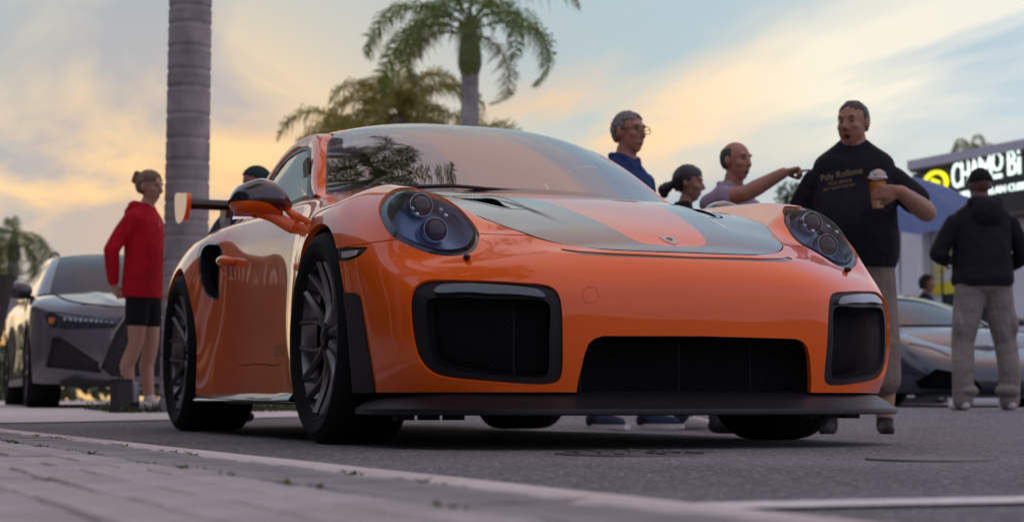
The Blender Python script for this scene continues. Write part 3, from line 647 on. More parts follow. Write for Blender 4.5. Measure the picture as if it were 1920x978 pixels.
# cowl, wipers, dashboard and seats
G_ = [[(-.30-.02*j-.16*(y/.7)**2*1.0, y, .876+.004*j-.02*(y/.7)**2) for y in np.linspace(-.70, .70, 30)] for j in range(12)]
MB().grid(G_).build('cowl', BLACKP, car)
for a, b in (((-.42, -.56, .905), (-.40, -.05, .915)), ((-.40, .0, .888), (-.44, .50, .880))):
    mid = (np.array(a)+b)/2+[.01, 0, .012]; MB().tube([a, mid, b], [.009, .008, .005], 6).build('wiper', SATIN, car)
MB().grid([[(x, y, z-.03*(y/.6)**2) for y in np.linspace(-.64, .64, 20)] for x, z in ((-.50, .86), (-.62, .905), (-.80, .915), (-.90, .88), (-.92, .70))]).build('dashboard', mat('dash_cloth', (.015, .015, .016), .9), car)
SEATM = mat('seat_fabric', (.02, .02, .022), .85)
for y_ in (-.34, .34):
    mb = MB(); pr = [(-1.20, .36), (-1.30, .50), (-1.42, .75), (-1.50, .95), (-1.53, 1.06), (-1.58, 1.05), (-1.58, .9), (-1.5, .6), (-1.42, .33)]
    n = 9; W = [.20, .235, .24, .20, .12]
    G_ = []
    for (x, z), w in zip([(-1.30, .40), (-1.38, .62), (-1.45, .82), (-1.51, .98), (-1.545, 1.08)], [.24, .26, .25, .18, .12]): G_.append([(x+.06*(1-abs(s)**3)*-1+.06, y_+s*w, z) for s in np.linspace(-1, 1, 11)])
    mb.grid(G_); mb.grid([[(p[0]-.10, p[1], p[2]) for p in r_] for r_ in G_], flip=True); mb.box((-1.15, y_, .36), (.5, .46, .14)); mb.build('seat', SEATM, car, fix=False)
mb = MB(); mb.lathe([(.175+.015*math.cos(a), .015*math.sin(a)) for a in np.linspace(0, 2*math.pi, 9)], 32, axis=0, c=(0, 0, 0)); rot = Matrix.Rotation(R(-22), 3, 'Y'); mb.V = [tuple(np.array(rot@Vector(v))+[-1.0, .34, .84]) for v in mb.V]; mb.build('steering_wheel', SATIN, car, fix=False)
MB().box((-.98, 0, 1.165), (.02, .22, .055)).build('inside_mirror', SATIN, car)
MB().prism([(-1.0, .895), (-1.05, 1.07), (-.985, 1.085), (-.93, .98), (-.86, .895)], 1, -.70, -.683).build('mirror_sail', SATIN, car, False)
# inner tub so that the cabin floor and doors are closed
MB().box((-1.3, 0, .25), (1.7, 1.5, .1)).box((-2.25, 0, .55), (.12, 1.4, .55)).box((-.48, 0, .5), (.06, 1.2, .6)).build('cabin_tub', DARK, car, False)

# ---- door mirrors
def make_mirror(sy):
    ys = np.linspace(0, 1, 26); G_ = []
    for t in ys:
        y = -1.070+.228*t; zc_ = np.interp(t, [0, .15, .5, .8, 1], [.858, .862, .872, .870, .855]); up_ = np.interp(t, [0, .04, .12, .25, .5, .72, .88, 1], [.010, .040, .056, .068, .079, .070, .042, .010]); dn_ = np.interp(t, [0, .04, .12, .3, .6, .85, 1], [.010, .034, .044, .050, .056, .040, .010]); dp = np.interp(t, [0, .05, .2, .5, .8, 1], [.02, .060, .085, .095, .085, .03])
        row = []
        for a in np.linspace(0, 2*math.pi, 33):
            c_, s2 = math.cos(a), math.sin(a); x = -.665+(dp if c_ > 0 else .035*min(1, dp/.05))*np.sign(c_)*abs(c_)**.8; z = zc_+(up_ if s2 > 0 else dn_)*np.sign(s2)*abs(s2)**.85; row.append((x, y, z))
        G_.append(row)
    G_ = blur(np.array(G_), 1.2, 0, (None, None)); t = TM.from_grid(G_); 
    ce = t.V.mean(0)
    if ((t.V-ce)*t.N).sum() < 0: t.N *= -1; t.F = t.F[:, ::-1]
    sp_ = np.interp(t.V[:, 1], [-1.07, -1.0, -.95, -.90, -.85], [.856, .857, .852, .832, .80]); up_, _, lo_ = t.clip(t.V[:, 2]-sp_)
    if sy > 0: up_, lo_ = up_.mirror(), lo_.mirror()
    root = empty('door_mirror'); root.parent = car
    up_.obj('mirror_cap', CARBON, root); lo_.compact().off(.001).obj('mirror_lower', PAINT, root)
    mb = MB(); f = lambda *p: [(x, -sy*-1*abs(y) if False else (y if sy < 0 else -y), z) for x, y, z in p]
    mb.tube(spline(f((-.655, -.965, .822), (-.652, -.915, .812), (-.645, -.870, .790), (-.635, -.825, .772), (-.625, -.790, .775)), 14), list(np.linspace(.018, .030, 14)), 12, flat=.55, upv=(1, 0, 0))
    mb.tube(spline(f((-.655, -.862, .846), (-.645, -.842, .825), (-.635, -.815, .805), (-.625, -.785, .790)), 10), list(np.linspace(.012, .024, 10)), 12, flat=.7, upv=(1, 0, 0)); mb.build('mirror_arm', PAINT, root, fix=True)
    MB().prism([(-1.05*1.0, .80), (-.86, .82), (-.87, .93), (-1.0, .935)], 0, -.702, -.698).build('mirror_glass', CHROME, root, False) if sy < 0 else None
for sy in (-1, 1): make_mirror(sy)

# ---- wheels
def make_wheel(x, y, rad, wid, rim_r, sy):
    root = empty('wheel', (x, y, rad)); root.parent = car
    h = wid/2; s = sy
    prof = [(rim_r-.012, h*.80), (rim_r+.004, h*.90), (rim_r+.022, h*.985), (rim_r+.045, h*1.0), (rad-.030, h*.965), (rad-.012, h*.90), (rad-.004, h*.80), (rad, h*.62), (rad+.001, 0), (rad, -h*.62), (rad-.004, -h*.80), (rad-.012, -h*.90), (rad-.03, -h*.965), (rim_r+.03, -h), (rim_r-.012, -h*.8)]
    mb = MB(); mb.lathe([(a, b*s) for a, b in prof], 96)
    mb.build('tyre', RUBBER, root)
    for g_ in (-.42, -.15, .15, .42): MB().lathe([(rad+.0016, (g_*h-.004)), (rad+.0016, (g_*h+.004))], 96).build('tread_groove', DARK, root)
    ro = h*.90
    prof = [(rim_r+.006, ro+.004), (rim_r+.008, ro-.004), (rim_r-.006, ro-.010), (rim_r-.012, ro-.03), (rim_r-.03, ro-.06), (rim_r-.034, ro-.062)]
    MB().lathe([(a, b*s) for a, b in prof], 96).build('rim', RIMM, root); MB().lathe([(rim_r-.034, s*(ro-.062)), (rim_r-.036, -s*h*.8)], 64).build('rim_barrel', mat('barrel_dark', (.006, .006, .007), .6, 0, 0, .1), root)
    # forked spokes
    n = 8; hubd = ro-.052
    for k in range(n):
        w0 = 2*math.pi*(k+.42)/n; mb = MB()
        for sg in (-1, 1):
            pts = []; rr = []
            for t in np.linspace(0, 1, 9):
                r_ = .045+(rim_r-.012-.045)*t; a = w0+sg*(.018+.30*max(0, t-.34)**.85); dep = hubd+.036*t**1.6-.012*math.sin(math.pi*t)
                pts.append((r_*math.cos(a), s*dep, r_*math.sin(a))); rr.append(np.interp(t, [0, .3, 1], [.016, .0105, .0080]))
            mb.tube(pts, rr, 6, flat=1.7, upv=(0, 1, 0))
        mb.build('spoke', mat('spoke_metal', (.24, .235, .23), .34, .85), root)
    MB().lathe([(.001, s*(hubd+.034)), (.022, s*(hubd+.034)), (.030, s*(hubd+.030)), (.033, s*(hubd+.01)), (.046, s*(hubd+.006)), (.062, s*(hubd-.01)), (.062, s*(hubd-.04))], 28).build('centre_lock', SATIN, root)
    MB().lathe([(.19, s*(-.01)), (.19, s*.02), (.11, s*.02), (.11, s*-.01)], 48, closed=True).build('brake_disc', mat('disc_iron', (.03, .03, .032), .5, .6, 0, .2), root)
    MB().box((-.13 if x > -1 else .13, s*.005, .09), (.07, .07, .16)).build('brake_caliper', mat('caliper_paint', (.42, .30, .03), .35, 0, .6), root)
    MB().lathe([(rim_r-.04, -s*.10), (.02, -s*.10)], 40).build('inner_wheel_dark', DARK, root)
for s_ in (-1, 1):
    make_wheel(0, s_*.794, .347, .265, .266, s_); make_wheel(-2.453, s_*.7785, .364, .325, .279, s_)
    # arch liners
    for (cx, cz, r_), yo in ((AF, .885), (AR, .90)):
        MB().grid([[(cx+(r_+.008)*math.cos(a), s_*y, cz+(r_+.008)*math.sin(a)) for a in np.linspace(-.5, math.pi+.5, 40)] for y in (yo, .5)]).build('arch_liner', DARK, car)
        MB().add([(cx+(r_+.008)*math.cos(a), s_*.5, cz+(r_+.008)*math.sin(a)) for a in np.linspace(-.45, math.pi+.45, 40)], [tuple(range(40))]).build('arch_liner_wall', DARK, car)

# ---- rear wing
mb = MB(); pr = [(0, 0), (.03, .016), (.12, .022), (.22, .012), (.30, -.002), (.30, -.006), (.2, -.022), (.10, -.032), (.03, -.022)]
rot = R(-9); G_ = []
for y in np.linspace(-.795, .795, 21): G_.append([(-2.905-(a*math.cos(rot)-b*math.sin(rot)), y, 1.108+(-a*math.sin(rot)+b*math.cos(rot))) for a, b in pr+pr[:1]])
mb.grid(G_).build('wing_blade', mat('wing_carbon', (.008, .008, .009), .6, spec=.3), car)
for s_ in (-1, 1):
    pl_ = spline([(-2.885, 1.142), (-2.90, 1.158), (-2.95, 1.166), (-3.18, 1.192), (-3.215, 1.185), (-3.222, 1.15), (-3.20, 1.08), (-3.15, 1.040), (-3.06, 1.028), (-2.96, 1.046), (-2.90, 1.09)], 60, True); mb = MB(); mb.prism(pl_, 1, s_*.795, s_*.818); ob = mb.build('wing_endplate', PAINT, car, sharp=50)
    mb = MB(); mb.prism([(-2.93, 1.10), (-3.08, 1.11), (-3.09, 1.06), (-3.06, 1.0), (-3.08, .86), (-2.88, .86), (-2.93, .98), (-2.95, 1.05)], 1, s_*.60-.012, s_*.60+.012); mb.build('wing_support', CARBON, car, False)

# ---- door handle, lettering, tail lamps
for s_ in (-1, 1):
    mb = MB(); P = spline([(-1.665, s_*.858, .724), (-1.65, s_*.888, .724), (-1.60, s_*.898, .721), (-1.545, s_*.890, .716), (-1.52, s_*.858, .713)], 18); mb.tube(P, list(.012+.014*np.sin(np.linspace(.25, math.pi-.25, 18))), 12, flat=.9); mb.build('door_handle', PAINT, car)
def text_mesh(s, size, ext=.0015):
    c = bpy.data.curves.new('lettering', 'FONT'); c.body = s; c.size = size; c.extrude = ext; c.resolution_u = 3; o = bpy.data.objects.new('lettering', c); COL.objects.link(o)
    dg = bpy.context.evaluated_depsgraph_get(); me = bpy.data.meshes.new_from_object(o.evaluated_get(dg)); bpy.data.objects.remove(o); bpy.data.curves.remove(c); return me
def letter(name, s, size, M, m, parent, ext=.0015, sx=1.0, shear=0.0):
    me = text_mesh(s, size, ext); me.materials.clear(); me.materials.append(m)
    for v in me.vertices: v.co = Vector((v.co.x*sx+v.co.y*shear, v.co.y, v.co.z))
    o = bpy.data.objects.new(name, me); COL.objects.link(o); o.parent = parent; o.matrix_parent_inverse = Matrix(); o.matrix_local = M; return o
BLK = mat('letter_black', (.01, .01, .01), .4)
def side_y(x, z):
    i = np.argmin(np.abs(BG[:, 60, 0]-x)+(BG[:, 60, 1] < .3)*9); return np.interp(z, BG[i, :, 2], BG[i, :, 1])
gt = letter('lettering', 'GT2 RS', .058, Matrix(), BLK, car, 0.0, .9, .12)
for v in gt.data.vertices: x_, z_ = -.77+v.co.x, .304+v.co.y; v.co = Vector((x_, -side_y(x_, z_)-.0045, z_))
for s_ in (-1, 1): MB().box((-3.42, s_*.62, .70), (.1, .30, .05)).build('tail_lamp', mat('tail_red', (.25, .01, .01), .2, 0, 1.0), car)
# ================================================================== the ground
FH = np.array([-math.cos(YAW), -math.sin(YAW)]); RH = np.array([FH[1], -FH[0]])   # level view and right directions
def sst(a, b, x): t = min(max((x-a)/(b-a), 0), 1); return t*t*(3-2*t)
def gz(x, y):
    """street level: flat where the orange car stands, a slight dip across the lane and a rise beyond"""
    q = np.array([x, y])-CPOS[:2]; dep = q@FH; lat = q@RH
    return .066*sst(8.2, 12.0, dep)+.030*sst(12, 20, dep)-.045*sst(.2, 1.2, lat)*sst(7.0, 8.6, dep)*(1-sst(9.6, 12, dep))-.018*sst(-.6, .4, lat)*sst(7.5, 8.8, dep)*(1-sst(9.8, 12, dep))
def place(px, dep):
    """ground point below a picture column at a level distance"""
    P = CPOS[:2]+FH*dep+RH*((px-CX)/FPX*dep); return np.array([P[0], P[1], gz(*P)])
def ground_mat(name, c1, c2, scale, bumpd, rough=.85, spk=0, blot=(.72, 1.2)):
    m = bpy.data.materials.new(name); m.use_nodes = True; nt = m.node_tree; b = nt.nodes['Principled BSDF']; L = nt.links
    t = nt.nodes.new('ShaderNodeTexCoord'); n1 = nt.nodes.new('ShaderNodeTexNoise'); n1.inputs['Scale'].default_value = scale; n1.inputs['Detail'].default_value = 8; n1.inputs['Roughness'].default_value = .7
    n2 = nt.nodes.new('ShaderNodeTexNoise'); n2.inputs['Scale'].default_value = .8; n2.inputs['Detail'].default_value = 6
    vo = nt.nodes.new('ShaderNodeTexVoronoi'); vo.inputs['Scale'].default_value = scale*1.3
    for n in (n1, n2, vo): L.new(t.outputs['Object'], n.inputs['Vector'])
    mx = nt.nodes.new('ShaderNodeMix'); mx.data_type = 'RGBA'; mx.inputs[6].default_value = (*c1, 1); mx.inputs[7].default_value = (*c2, 1)
    r = nt.nodes.new('ShaderNodeMapRange'); r.inputs[1].default_value = .35; r.inputs[2].default_value = .65; L.new(n1.outputs[0], r.inputs[0]); L.new(r.outputs[0], mx.inputs[0])
    mx2 = nt.nodes.new('ShaderNodeMix'); mx2.data_type = 'RGBA'; mx2.blend_type = 'MULTIPLY'; mx2.inputs[0].default_value = 1; L.new(mx.outputs[2], mx2.inputs[6])
    r2 = nt.nodes.new('ShaderNodeMapRange'); r2.inputs[1].default_value = .3; r2.inputs[2].default_value = .7; r2.inputs[3].default_value = blot[0]; r2.inputs[4].default_value = blot[1]; L.new(n2.outputs[0], r2.inputs[0]); L.new(r2.outputs[0], mx2.inputs[7])
    last = mx2.outputs[2]
    if spk:
        sc_ = nt.nodes.new('ShaderNodeSeparateColor'); L.new(vo.outputs['Color'], sc_.inputs[0])
        rv = nt.nodes.new('ShaderNodeMapRange'); rv.inputs[1].default_value = .80; rv.inputs[2].default_value = 1.0; L.new(sc_.outputs[0], rv.inputs[0]); m3 = nt.nodes.new('ShaderNodeMix'); m3.data_type = 'RGBA'; m3.inputs[7].default_value = (spk, spk, spk, 1); L.new(rv.outputs[0], m3.inputs[0]); L.new(last, m3.inputs[6]); last = m3.outputs[2]
    L.new(last, b.inputs['Base Color']); b.inputs['Roughness'].default_value = rough
    bp = nt.nodes.new('ShaderNodeBump'); bp.inputs['Distance'].default_value = bumpd; bp.inputs['Strength'].default_value = .9
    ad = nt.nodes.new('ShaderNodeMath'); ad.operation = 'SUBTRACT'; L.new(n1.outputs[0], ad.inputs[0]); L.new(vo.outputs['Distance'], ad.inputs[1]); L.new(ad.outputs[0], bp.inputs['Height']); L.new(bp.outputs[0], b.inputs['Normal']); MATS[name] = m; return m
ASPH = ground_mat('asphalt', (.11, .11, .125), (.23, .225, .25), 85, .011, .8, .5, (.62, 1.22))
CONC = ground_mat('concrete', (.56, .52, .50), (.70, .66, .63), 60, .003, .85, 0, (.8, 1.12))
gxs = np.concatenate([[-3000, -1200, -500, -200, -90], np.linspace(-45, 12, 150), [40, 150, 500, 3000]]); gys = np.concatenate([[-3000, -800, -200, -60], np.linspace(-25, 30, 120), [60, 200, 800, 3000]])
rd = MB().grid([[(x, y, gz(x, y)) for y in gys] for x in gxs]).build('road', ASPH); tag(rd, kind='structure')
# the street is turned a little against the car: along-kerb and across-kerb directions
KA = R(3.4); KD = np.array([math.cos(KA), math.sin(KA)]); KN = np.array([KD[1], -KD[0]]); K0 = np.array([2.26, -1.40])   # KN points onto the sidewalk
def kp(a, b, z=0.0): p = K0+KD*a+KN*b; return (p[0], p[1], z+gz(p[0], p[1]))
# kerb ribbon with a worn road edge
aa = np.concatenate([np.linspace(-70, -15, 60), np.linspace(-14, 6, 420)]); wob = np.cumsum(rng.normal(0, .0035, 480)); wob -= np.convolve(np.pad(wob, 30, 'edge'), np.ones(61)/61, 'valid'); wob = np.convolve(np.pad(wob, 2, 'edge'), np.ones(5)/5, 'valid')
G_ = [[kp(a, -.012-w, -.004), kp(a, -.004-w, .008+.004*math.sin(a*7)), kp(a, .02-w*.4, .016), kp(a, .135, .020), kp(a, .150, .014), kp(a, .152, -.01)] for a, w in zip(aa, wob)]
kb = MB().grid(G_).build('kerb', CONC); tag(kb, kind='structure')
# sidewalk: mortar bed with single paving bricks
BED = ground_mat('sand_joint', (.22, .21, .20), (.33, .31, .30), 40, .004, .95)
G_ = [[kp(a, .152, .006), kp(a, 1.0, .006), kp(a, 4.0, .01), kp(a, 6.2, .012)] for a in np.linspace(-60, 8, 80)]
sw = MB().grid(G_).build('sidewalk', BED); tag(sw, kind='structure')
BR = [mat('paver_grey', (.26, .255, .26), .85, bump=(90, .5, .004), noise=(7, .25)), mat('paver_pale', (.47, .455, .455), .85, bump=(90, .5, .004), noise=(6, .2)), mat('paver_rose', (.42, .395, .395), .85, bump=(90, .5, .004), noise=(6, .22))]
def brick_mesh(l, w, h, m):
    b = bmesh.new(); bmesh.ops.create_cube(b, size=1)
    for v in b.verts: v.co = Vector((v.co.x*l, v.co.y*w, v.co.z*h))
    bmesh.ops.bevel(b, geom=[e for e in b.edges if e.verts[0].co.z > 0 and e.verts[1].co.z > 0], offset=.004, segments=1, affect='EDGES')
    me = bpy.data.meshes.new('brick'); b.to_mesh(me); b.free(); me.materials.append(m); return me
B_SOLD = [brick_mesh(.096, .196, .06, BR[0])]; B_FIELD = [brick_mesh(.196, .096, .06, BR[1]), brick_mesh(.196, .096, .06, BR[2]), brick_mesh(.196, .096, .06, BR[1])]
spots = []
for a in np.arange(-14, 5.5, .10): spots.append((a, .255, 0))
for r_ in range(34):
    for a in np.arange(-14+(r_ % 2)*.1, 5.5, .20): spots.append((a, .405+.10*r_, 1))
def vis(a, b):
    p = kp(a, b, .02); d = np.array(p)-CPOS
    if d@FW < .25: return -1
    x, y = project(np.array(p)); return -1 if not (-60 < x < 1980 and y < 1060) else (1/(d@FW))**2
rank = sorted([(vis(a, b), a, b, k) for a, b, k in spots], reverse=True)
far_ = MB()
for i, (w, a, b, k) in enumerate(rank):
    h = rng.normal(0, .0016); z = .020+h
    if i < 300 and w > 0:
        me = B_SOLD[0] if k == 0 else B_FIELD[int(rng.integers(3))]; o = bpy.data.objects.new('brick', me); COL.objects.link(o); o.parent = sw; o.location = tuple(np.array(kp(a, b, z))-[0, 0, .03]); o.rotation_euler = (rng.normal(0, .004), rng.normal(0, .004), KA+rng.normal(0, .006))
    else:
        c_, s_ = math.cos(KA), math.sin(KA); far_.box(np.array(kp(a, b, z))-[0, 0, .03], (.096, .196, .06) if k == 0 else (.196, .096, .06), rot=[[c_, -s_, 0], [s_, c_, 0], [0, 0, 1]], mi=0 if k == 0 else int(rng.integers(1, 3)))
tag(far_.build('far_bricks', BR, sw, False, fix=False), kind='stuff')
# weeds in the joints
WEED = mat('weed_leaf', (.10, .12, .03), .7); mb = MB()
for _ in range(46):
    a = rng.uniform(-3.0, 2.2); b = rng.choice([.155, .355, .36, .158]); n = rng.integers(4, 12); 
    for _k in range(n):
        p = np.array(kp(a+rng.normal(0, .03), b+rng.normal(0, .006), .018)); t = p+np.array([rng.normal(0, .012), rng.normal(0, .012), rng.uniform(.003, .012)]); w = np.array([rng.normal(0, .003), rng.normal(0, .003), 0]); mb.add([p-w, p+w, t], [(0, 1, 2)])
tag(mb.build('weeds', WEED, None, False, fix=False), 'small weeds growing in the joints beside the kerb', 'weeds', kind='stuff')
# painted bay line across the road, worn
LINE = ground_mat('road_paint', (.55, .55, .56), (.78, .78, .78), 30, .002, .7, 0, (.75, 1.1))
l0 = np.array([3.30, -1.357]); l1 = np.array([3.60, 2.6]); dl = (l1-l0)/np.linalg.norm(l1-l0); nl = np.array([dl[1], -dl[0]]); G_ = []
for t in np.linspace(.03, 4.5, 90): p = l0+dl*t; w = .125+rng.normal(0, .002); G_.append([(p[0]+rng.normal(0, .0015), p[1], .0045), (*(p+nl*w), .0045)])
ln = MB().grid(G_).build('bay_line', LINE); tag(ln, kind='structure')
# concrete apron behind the parked row
ap = []
for x in np.linspace(-4.6, -40, 60): ap.append([(x-.35*math.sin(y*.7), y, gz(x-.35*math.sin(y*.7), y)+.006) for y in np.linspace(K0[1]+(x-K0[0])*math.tan(KA)+.05, 1.9, 40)])
apo = MB().grid(ap).build('pavement', CONC); tag(apo, kind='structure')
# drain cover under the nose and a small access cover
IRON = mat('cast_iron', (.13, .128, .135), .6, .4, bump=(60, .4, .003), noise=(12, .3))
def cover(c, r, slots, label):
    ro = empty('drain_cover' if slots else 'access_cover', (c[0], c[1], .004), 0, label, 'drain cover' if slots else 'manhole cover')
    MB().lathe([(r, -.004), (r-.002, .0012), (r-.02, .0014), (r-.024, .0005), (r-.026, -.003)], 40, axis=2).build('frame_ring', IRON, ro)
    MB().lathe([(r-.024, .0004), (.001, .0008)], 36, axis=2).build('plate', IRON, ro)
    if slots:
        for i in range(9):
            a = 2*math.pi*i/9
            for rr in (r*.45, r*.75): mb = MB(); mb.box((0, 0, .0015), (.055, .026, .005)); o = mb.build('tread_block', mat('worn_iron', (.16, .16, .17), .5, .7), ro, False); o.location = (rr*math.cos(a), rr*math.sin(a), .001); o.rotation_euler = (0, 0, a)
cover((1.33, -.39), .22, True, 'round iron drain cover with raised blocks under the nose of the orange car')
cover((1.97, .07), .15, False, 'small plain round access cover set in the asphalt road')
# grass patch by the palm
GR = mat('grass_blade', (.045, .075, .018), .8); mb = MB(); c0 = place(290, 11.3)
for _ in range(2600):
    p = np.array([c0[0]+rng.uniform(-1.0, .35), c0[1]+rng.uniform(-.32, 1.6)]); z = gz(*p)+.006; t = rng.normal(0, .02, 2); h = rng.uniform(.03, .075); w = rng.normal(0, .005, 2); mb.add([(p[0]-w[0], p[1]-w[1], z), (p[0]+w[0], p[1]+w[1], z), (p[0]+t[0], p[1]+t[1], z+h)], [(0, 1, 2)])
tag(mb.build('grass', GR, None, False, fix=False), 'patch of short grass around the foot of the grey palm trunk', 'grass', kind='stuff')
# ================================================================== palms and trees
def trunk_mat():
    m = mat('palm_bark', (.30, .275, .27), .85, bump=(45, .45, .012), noise=(6, .3)); return m
BARK = trunk_mat(); LEAF_LIT = mat('palm_leaf_backlit', (.15, .165, .04), .6); LEAFS = [mat('palm_leaf', (.085, .135, .035), .55, spec=.4), mat('palm_leaf_dry', (.13, .115, .05), .7)]  # the golden leaf copy has the low sun's backlight put into its colour
for m_ in LEAFS:
    m_.node_tree.nodes['Principled BSDF'].inputs['Transmission Weight'].default_value = 0.0
def leaf_translucent(m, c):
    nt = m.node_tree; b = nt.nodes['Principled BSDF']; o = [n for n in nt.nodes if n.type == 'OUTPUT_MATERIAL'][0]; t = nt.nodes.new('ShaderNodeBsdfTranslucent'); t.inputs[0].default_value = (*c, 1); mx = nt.nodes.new('ShaderNodeMixShader'); mx.inputs[0].default_value = .38; nt.links.new(b.outputs[0], mx.inputs[1]); nt.links.new(t.outputs[0], mx.inputs[2]); nt.links.new(mx.outputs[0], o.inputs[0])
leaf_translucent(LEAFS[0], (.26, .34, .05)); leaf_translucent(LEAFS[1], (.40, .28, .09)); leaf_translucent(LEAF_LIT, (.55, .46, .09))
def frond_mesh(L, droop, leafl, n=64, seed=0):
    """a feather frond along local +X, rising then drooping, with hanging leaflets in loose rows"""
    g_ = np.random.default_rng(seed); mb = MB(); P = []
    a = R(58); p = np.zeros(3); seg = L/22
    for i in range(23):
        P.append(p.copy()); a -= droop*(.35+1.3*i/22)/22; p = p+np.array([math.cos(a), 0, math.sin(a)])*seg
    P = np.array(P); mb.tube(P, list(np.linspace(.022, .004, 23)*L/2.8), 5, cap=False)
    for k in range(n):
        t = .12+.88*k/(n-1); q = np.array([np.interp(t*22, range(23), P[:, j]) for j in range(3)]); i = min(int(t*22), 21); d = P[i+1]-P[i]; d /= np.linalg.norm(d)
        ll = leafl*(math.sin(math.pi*min(1, t*.86+.10))**.6)*g_.uniform(.8, 1.1)
        for s_ in (-1, 1):
            yaw = g_.normal(0, .22); out = np.array([d[0]*.55, s_*(.75+yaw), d[2]*.55+g_.normal(.12, .35)]); out /= np.linalg.norm(out); hang = np.array([0, 0, -1.0])
            p1 = q+out*ll*.45; p2 = p1+(out*.5+hang*g_.uniform(.35, .95))*ll*.55; w = np.cross(out, d); w = w/(np.linalg.norm(w)+1e-9)*.013*L/2.8*g_.uniform(.8, 1.3); w2 = d*.010*L/2.8
            mb.add([q-w2, q+w2, p1+w2*1.3+w*.4, p1-w2*1.3-w*.4, p2], [(0, 1, 2, 3), (3, 2, 4)])
    me_o = mb.build('frond', LEAFS[0], None, False, fix=False); me = me_o.data; bpy.data.objects.remove(me_o); return me
FR = [frond_mesh(2.9, R(150), .66, 110, 1), frond_mesh(2.7, R(175), .62, 100, 2), frond_mesh(3.0, R(130), .70, 110, 3)]
FR_LIT = []
for m_ in FR: q_ = m_.copy(); q_.materials.clear(); q_.materials.append(LEAF_LIT); FR_LIT.append(q_)  # same fronds, with sunset backlight tinted into the leaf
FRD = FR[1].copy(); FRD.materials.clear(); FRD.materials.append(LEAFS[1])
def palm(base, H, r0, r1, label, n=17, scale=1.0, seed=0, lean=(0, 0), shaft=True, crown_h=0, group=None, spread=(.15, 1.25), dry=2, name='palm_tree', gold_lit=False, step=.035):
    g_ = np.random.default_rng(seed); root = empty(name, base, 0, label, 'palm tree', group); prof = []; nz_ = int(H/step); ring = 0
    gaps = np.cumsum(g_.uniform(.09, .19, 400))
    V = []; F = []; ns = 28
    for i in range(nz_+1):
        z = H*i/nz_; t = z/H; r = r0+(r1-r0)*t+.10*r0*math.exp(-z/.35); d = np.min(np.abs(gaps-z)); r *= 1-.042*math.exp(-(d/.012)**2)+.016*math.exp(-((d-.025)/.03)**2)
        for k in range(ns): w = 2*math.pi*k/ns; V.append((lean[0]*t*t+r*math.cos(w)*(1+.012*math.sin(3*w+z)), lean[1]*t*t+r*math.sin(w)*(1+.012*math.sin(3*w+z)), z))
    for i in range(nz_):
        for k in range(ns): F.append((i*ns+k, i*ns+(k+1) % ns, (i+1)*ns+(k+1) % ns, (i+1)*ns+k))
    mesh('trunk', V, F, BARK, root)
    top = np.array([lean[0], lean[1], H])
    if shaft:
        mb = MB(); mb.lathe([(r1*1.02, -.02), (r1*1.38, .14), (r1*1.22, .55*scale), (r1*.8, 1.05*scale), (.01, 1.5*scale)], 18, axis=2, c=top); mb.build('leaf_sheath', mat('sheath', (.15, .15, .09), .7, noise=(5, .4)), root)
    for i in range(n):
        o = bpy.data.objects.new('frond', FRD if i >= n-dry else (FR_LIT if gold_lit else FR)[int(g_.integers(3))]); COL.objects.link(o); o.parent = root; t = (i+.5)/n
        tilt = spread[0]+(spread[1]-spread[0])*t**.8+g_.normal(0, .08); az = i*2.399+g_.normal(0, .15); o.location = tuple(top+[0, 0, (1.2-.35*t)*scale if shaft else 0]); o.rotation_euler = (g_.normal(0, .15), tilt, az); s_ = scale*g_.uniform(.85, 1.1); o.scale = (s_,)*3
    return root
pb = place(347, 11.2); palm(pb, 7.6, .150, .128, 'thick grey ringed palm trunk standing behind the rear wing', 18, 1.0, 3, dry=1, step=.009)
sb = np.array([.4, -3.35, .02]); 
palm(place(880, 24), 4.75, .140, .128, 'tall palm with smooth trunk and long arching fronds above the car roof', 16, .66, 6, spread=(-.35, .85))
palm(place(750, 29), 4.95, .16, .14, 'bushy palm with dense upright fronds beside the tall palm', 30, .60, 8, shaft=False, spread=(-.80, 1.05), dry=5, gold_lit=True)
palm(place(690, 32), 4.9, .14, .13, 'low palm with drooping fronds lit by the sunset', 18, .74, 9, shaft=False, spread=(-.3, 1.0), dry=6, gold_lit=True)
palm(place(862, 33), 4.9, .14, .12, 'smaller palm half hidden behind the tall palm trunk', 18, .70, 13, shaft=False, spread=(-.3, 1.1), dry=5, gold_lit=True)
palm(place(22, 52), 4.35, .19, .16, 'small distant palm beyond the grey station wagon', 16, .72, 15, spread=(.2, 1.5))
palm(place(1832, 48), 7.25, .16, .15, 'palm crown rising behind the shop roof', 26, .36, 18, shaft=False, spread=(-.1, 1.7))
palm(place(-420, 4.9), 5.6, .15, .13, 'palm on the brick sidewalk mirrored in the windscreen', 20, 1.05, 21, spread=(.15, 1.35))
